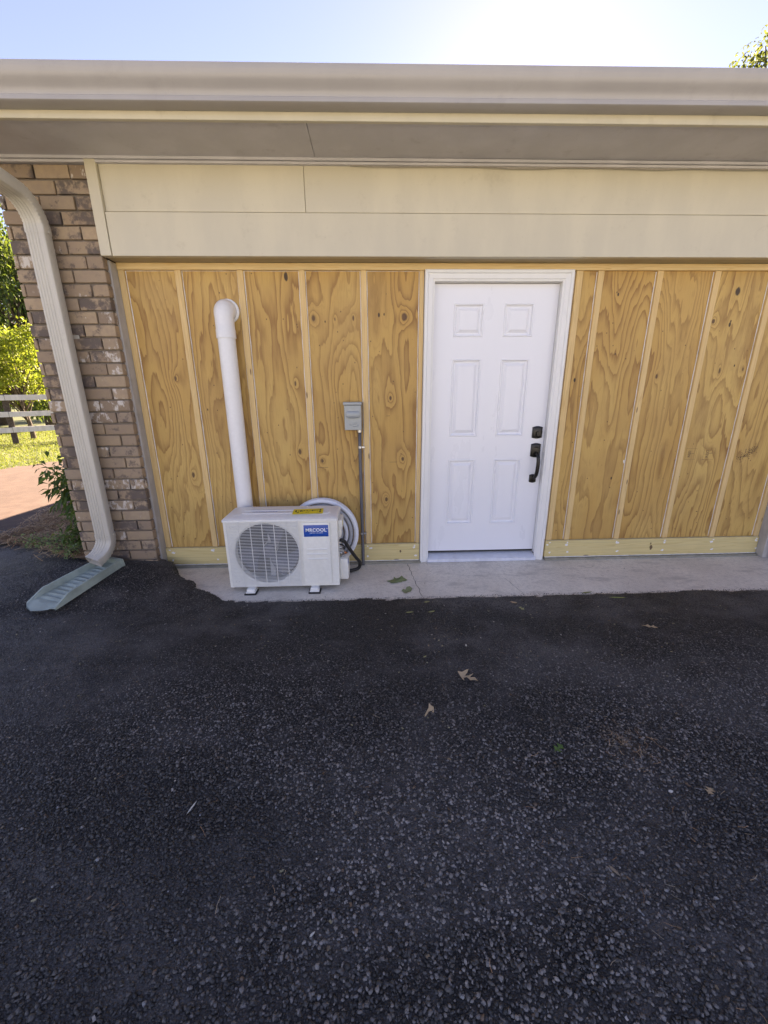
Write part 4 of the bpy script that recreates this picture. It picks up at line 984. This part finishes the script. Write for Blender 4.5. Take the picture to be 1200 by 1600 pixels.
# ------------------------------------------------------------------ mulch bed along the gable wall
def in_bed(x, y):
    e1 = (y > -.02-.42*(x+2.7)-.10*np.sin(x*4)) ; e2 = x > -4.05-.10*(y-.8)-.1*np.sin(y*5); e3 = y < 1.95+.25*(x+4.3)+(x+4.3)*.9
    return e1 & e2 & e3 & (x < -2.69)
def bed_z(x, y): return np.maximum(asph_z(x, y), .0)+.022+.02*vnoise(x, y, 3, 31)+.02*vnoise(x, y, 9, 32)
xs = np.arange(-4.5, -2.66, .06); ys = np.arange(-.1, 7.8, .06); GX, GY = np.meshgrid(xs, ys, indexing='ij'); GZ = bed_z(GX, GY)
V = np.stack([GX, GY, GZ], -1).reshape(-1, 3); nx, ny = GX.shape
I = (np.arange(nx-1)[:, None]*ny+np.arange(ny-1)[None]).ravel(); F = np.stack([I, I+ny, I+ny+1, I+1], 1); c_ = V[F].mean(1)
mb = struct(link('mulch_bed', tri_mesh('mulch_bed', V, F[in_bed(c_[:, 0], c_[:, 1]) & (c_[:, 1] < 5)]), MT['soil'], smooth=True))
x = rng.uniform(-4.4, -2.7, 26000); y = rng.uniform(-.1, 3.2, 26000); ok = in_bed(x+rng.normal(0, .07, 26000), y+rng.normal(0, .06, 26000)); x, y = x[ok], y[ok]
Vn, Fn, Tn = needles(0, np.stack([x, y, bed_z(x, y)], 1), .05, .17, .0055, [(.58, .36, .18), (.44, .24, .11), (.22, .11, .05), (.68, .49, .28), (.12, .06, .03), (.50, .30, .15)], .012, .30)
struct(link('pine_straw', tri_mesh('pine_straw', Vn, Fn, Tn), MT['needle'], mb), 'stuff')

# ------------------------------------------------------------------ plants
def leaf_cards(P, D, L, W, cols, droop=.25, fold=.25, jitter=.25):
    """pointed folded leaves: P bases, D directions (n,3)"""
    n = len(P); D = D/np.linalg.norm(D, axis=1)[:, None]; up_ = np.array([0, 0, 1.])+rng.normal(0, .55, (n, 3)); S = np.cross(D, up_); S /= np.linalg.norm(S, axis=1)[:, None]+1e-9; Nn = np.cross(S, D)
    L = L*rng.uniform(.7, 1.25, n); W = W*rng.uniform(.75, 1.2, n)
    a = P; m1 = P+D*(L*.45)[:, None]+Nn*(fold*W*.5)[:, None]; e = P+D*L[:, None]-np.array([0, 0, 1.])*(droop*L)[:, None]
    l = m1+S*(W*.5)[:, None]+Nn*(fold*W)[:, None]*.5; r = m1-S*(W*.5)[:, None]+Nn*(fold*W)[:, None]*.5; mid = m1-Nn*(fold*W*.5)[:, None]
    V = np.stack([a, l, e, r, mid], 1).reshape(-1, 3); k = 5*np.arange(n)[:, None]
    F = np.concatenate([k+np.array([[0, 4, 1]]), k+np.array([[1, 4, 2]]), k+np.array([[0, 3, 4]]), k+np.array([[3, 2, 4]])])
    cc = np.array(cols)[rng.integers(0, len(cols), n)]*rng.uniform(1-jitter, 1+jitter, (n, 1)); return V, F, np.repeat(cc, 5, 0)
def rand_dirs(n, zbias=0.): d = rng.normal(0, 1, (n, 3)); d[:, 2] += zbias; return d/np.linalg.norm(d, axis=1)[:, None]
def tree(name, base, trunk_h, trunk_r, clumps, per, spread, L, W, cols, label, cat='tree', group=None, droop=.3, limbs=True, mat='leaf', trunk_parts=True):
    root = tag(empty(name, base), label, cat, group); base = Vector(base)
    b = B(); top = base+Vector((rng.normal(0, .1), rng.normal(0, .1), trunk_h))
    b.tube(spline([base-Vector((0, 0, .1)), base.lerp(top, .35)+Vector((.06*trunk_h*rng.normal(0, .5), .03, 0)), base.lerp(top, .7), top], 4), [trunk_r*(1.15-.8*i/12) for i in range(13)], 9)
    for c in clumps:
        c = Vector(c); s = base.lerp(top, min(.95, max(.25, rng.uniform(.35, .9)))); mid = s.lerp(c, .5)+Vector((0, 0, .08*(c-s).length)); b.tube(spline([s, mid, c], 3), [trunk_r*.38*(1-.8*i/6) for i in range(7)], 5)
    wpart(b.done('trunk', MT['bark'], root, True), root)
    P = []; D = []
    for c in clumps:
        d = rand_dirs(per); rad = rng.random(per)**.55; q = np.array(c)+d*rad[:, None]*np.array(spread)*rng.uniform(.7, 1.2); P.append(q); D.append(d*.7+rand_dirs(per)*.7-np.array([0, 0, droop]))
    P = np.concatenate(P); D = np.concatenate(D); Vn, Fn, Tn = leaf_cards(P, D, L, W, cols, droop)
    wpart(link('crown', tri_mesh('crown', Vn, Fn, Tn), MT[mat], root), root); return root
def clump_pts(c, rad, n, zmin=-1): 
    out = []
    while len(out) < n:
        d = rng.normal(0, 1, 3); d /= np.linalg.norm(d); d *= rng.random()**.4
        if d[2] >= zmin: out.append(tuple(np.array(c)+d*np.array(rad)))
    return out
def along(px_dir, dist, z): return (CAM.x+px_dir[0]*dist, CAM.y+px_dir[1]*dist, z)
LIME = [(.20, .25, .03), (.27, .30, .035), (.15, .21, .025), (.30, .31, .05)]
DKG = [(.045, .085, .028), (.065, .115, .036), (.035, .065, .022), (.085, .135, .045)]
MID = [(.06, .10, .02), (.09, .13, .03), (.045, .075, .018)]
# bright bush just behind the fence
bc = along((-.625, .781), 17.6, 1.9)
tree('leafy_shrub', (bc[0], bc[1], -.07), 1.5, .07, clump_pts((bc[0]-.3, bc[1], 2.05), (1.6, 1.1, 1.05), 40)+[(bc[0]-.9, bc[1]-.1, 3.2), (bc[0]-.6, bc[1]-.1, 3.5), (bc[0]+.6, bc[1], 3.1), (bc[0]+.8, bc[1], 3.3)], 190, (.38, .38, .30), .10, .062, LIME, 'bright yellow-green shrub behind the white rail fence', 'shrub', droop=.1)
bc = along((-.70, .714), 18.5, 1.9)
tree('leafy_shrub', (bc[0], bc[1], -.07), 1.4, .07, clump_pts((bc[0], bc[1], 1.9), (1.5, 1.2, 1.1), 24), 150, (.4, .4, .32), .11, .066, LIME, 'yellow-green shrub further left along the rail fence', 'shrub', droop=.1)
# tall dark trees behind
for (dx, dy, dist, h, lab_) in ((-.600, .800, 24, 8.2, 'tall dark green tree nearest the brick corner'), (-.655, .756, 27, 10.5, 'tall dark green tree at the left edge of the picture'), (-.545, .838, 31, 10, 'dark green tree hidden mostly behind the brick pier')):
    c = along((dx, dy), dist, 0); cl = clump_pts((c[0], c[1], h*.52), (2.7, 2.7, h*.46), 70)
    tree('tall_tree', (c[0], c[1], -.07), h*.85, .22, cl, 230, (.75, .75, .85), .17, .085, DKG+MID+[(.10, .15, .04)], lab_, 'tree', 'trees beyond the fence', droop=.5)
c = along((-.57, .822), 60, 0)
for k in range(5):
    q = (c[0]-16+6.5*k, c[1]+rng.uniform(-4, 6)+3*k, -.07); h = rng.uniform(7, 10)
    tree('far_tree', q, h*.6, .25, clump_pts((q[0], q[1], h*.5), (3.4, 3, h*.45), 26), 70, (1.1, 1.1, 1.1), .55, .30, MID+DKG, 'tree in the distant row beyond the lawn', 'tree', 'distant tree row', droop=.3)
# overhanging bright branch by the brick corner and the tree behind the roof at right
bt_ = along((-.652, .758), 9.0, 0)
tree('slim_tree', (bt_[0]-2.2, bt_[1]-.6, -.07), 4.6, .06, [(bt_[0]+.10, bt_[1]+.1, 4.55), (bt_[0]+.05, bt_[1], 4.05), (bt_[0]-.5, bt_[1], 4.5), (bt_[0]-.9, bt_[1]-.2, 4.9), (bt_[0]-1.4, bt_[1]-.4, 4.6)], 60, (.32, .32, .30), .11, .06, [(.34, .36, .05), (.25, .30, .05), (.40, .38, .08)], 'slim tree with yellow leaves just past the brick corner', 'tree', droop=.4)
td = Vector((.557, .704, .441)); tc = CAM+td*27
tc = CAM+Vector((.604, .688, .402))*27
tree('roof_tree', (tc.x+.8, tc.y+.5, -.07), 9.5, .28, clump_pts((tc.x+.6, tc.y+.5, tc.z-.6), (3.0, 3.0, 2.8), 60), 120, (.75, .75, .7), .20, .10, [(.07, .08, .04), (.10, .105, .05), (.14, .135, .06)], 'tree rising above the roof at the upper right', 'tree', droop=.3)

# nandina-like shrub against the gable wall, and low weeds in the straw
def stem_plant(name, base, stems, label, cols, lL, lW, group=None, leaves=9):
    root = tag(empty(name, base), label, 'plant' if name != 'low_weed' else 'weed', group); b = B(); P = []; D = []
    for (dx, dy, h) in stems:
        s = Vector(base); e = s+Vector((dx, dy, h)); pts = spline([s-Vector((0, 0, .03)), s.lerp(e, .5)+Vector((-dx*.15, -dy*.15, h*.06)), e], 6); b.tube(pts, [.006*(1-.6*i/12) for i in range(13)], 5)
        for k in range(3, 13):
            for _ in range(leaves):
                dd = rand_dirs(1, .1)[0]; rch = rng.uniform(.02, .16)*(1 if h > .3 else .35); P.append(np.array(pts[k])+dd*rch); D.append(dd+np.array([0, 0, -.25]))
    wpart(b.done('stem', MT['bark'], root, True), root); Vn, Fn, Tn = leaf_cards(np.array(P), np.array(D), lL, lW, cols, .3)
    wpart(link('foliage', tri_mesh('foliage', Vn, Fn, Tn), MT['leaf'], root), root)
NG = [(.06, .125, .03), (.085, .16, .045), (.045, .095, .022), (.13, .20, .06)]
stem_plant('wall_shrub', (-2.95, .62, .03), [(-.28, .05, .62), (-.18, .12, .75), (-.05, .1, .80), (-.33, 0, .45), (-.10, -.05, .55), (.03, .05, .65), (-.22, .1, .32), (-.38, -.05, .70), (-.30, -.1, .55), (-.40, .1, .62), (-.15, -.15, .68)], 'dark green leafy shrub growing against the side of the brick corner', NG, .085, .032, leaves=15)
stem_plant('wall_shrub', (-2.86, .16, .05), [(-.12, .05, .30), (-.02, .1, .36), (.05, .02, .26), (-.16, -.02, .2), (.0, -.05, .22)], 'short green shrub at the foot of the brick corner', NG+[(.14, .17, .04)], .06, .02, leaves=8)
WG = [(.22, .31, .14), (.28, .37, .17), (.17, .25, .10)]
for (x, y, lab_) in ((-3.52, .40, 'small pale green weed at the left of the pine straw'), (-3.33, .31, 'pale green weed second from left in the pine straw'), (-3.20, .34, 'pale green weed in the middle of the pine straw'), (-3.03, .12, 'low weed near the brick corner in the pine straw'), (-2.86, -.02, 'low weed nearest the downspout elbow')):
    stem_plant('low_weed', (x, y, float(bed_z(np.array(x), np.array(y)))), [(rng.uniform(-.1, .1), rng.uniform(-.08, .08), rng.uniform(.04, .09)) for _ in range(4)], lab_, WG, .028, .018, 'weeds in the pine straw', 2)

# lawn grass as blades
n = 60000; x = rng.uniform(-17, -6.6, n); y = rng.uniform(3.2, 15, n); ok = is_lawn(x, y) & (np.abs((x-CAM.x)/(y-CAM.y)+.80) < .26); x, y = x[ok], y[ok]; n = len(x)
D = rng.normal(0, .5, (n, 3)); D[:, 2] = 1
Vn, Fn, Tn = leaf_cards(np.stack([x, y, np.full(n, -.075)], 1), D, .11, .012, [(.16, .19, .035), (.21, .22, .05), (.12, .16, .03), (.26, .24, .08)], .25)
struct(link('lawn_grass', tri_mesh('lawn_grass', Vn, Fn, Tn), MT['leaf']), 'stuff')

# ------------------------------------------------------------------ white rail fence
fa = Vector((-11.066, 8.916, 0)); fb = Vector((-10.162, 9.764, 0)); fd = (fb-fa).normalized(); fdir = fd
fence = tag(empty('rail_fence', (fa.x, fa.y, -.07)), 'white three-rail board fence across the lawn', 'fence')
ang = math.atan2(fd.y, fd.x)
for k in range(-2, 4):
    p = fa+fd*(2.4*k+.35)
    rot = Matrix.Translation(p) @ Matrix.Rotation(ang, 4, 'Z')
    wpart(B().box(-.07, .07, -.0, .12, -.12, 1.36, .008, 1, rot).done('post', MT['bark'], fence), fence)
for z in (.36, .80, 1.26):
    for k in range(-2, 3):
        p = fa+fd*(2.4*k+.35); rot = Matrix.Translation(p) @ Matrix.Rotation(ang, 4, 'Z')
        wpart(B().box(.004, 2.396, -.032, -.002, z-.075, z+.075+random.uniform(-.008, .008), .003, 1, rot).done('rail', MT['fence'], fence), fence)
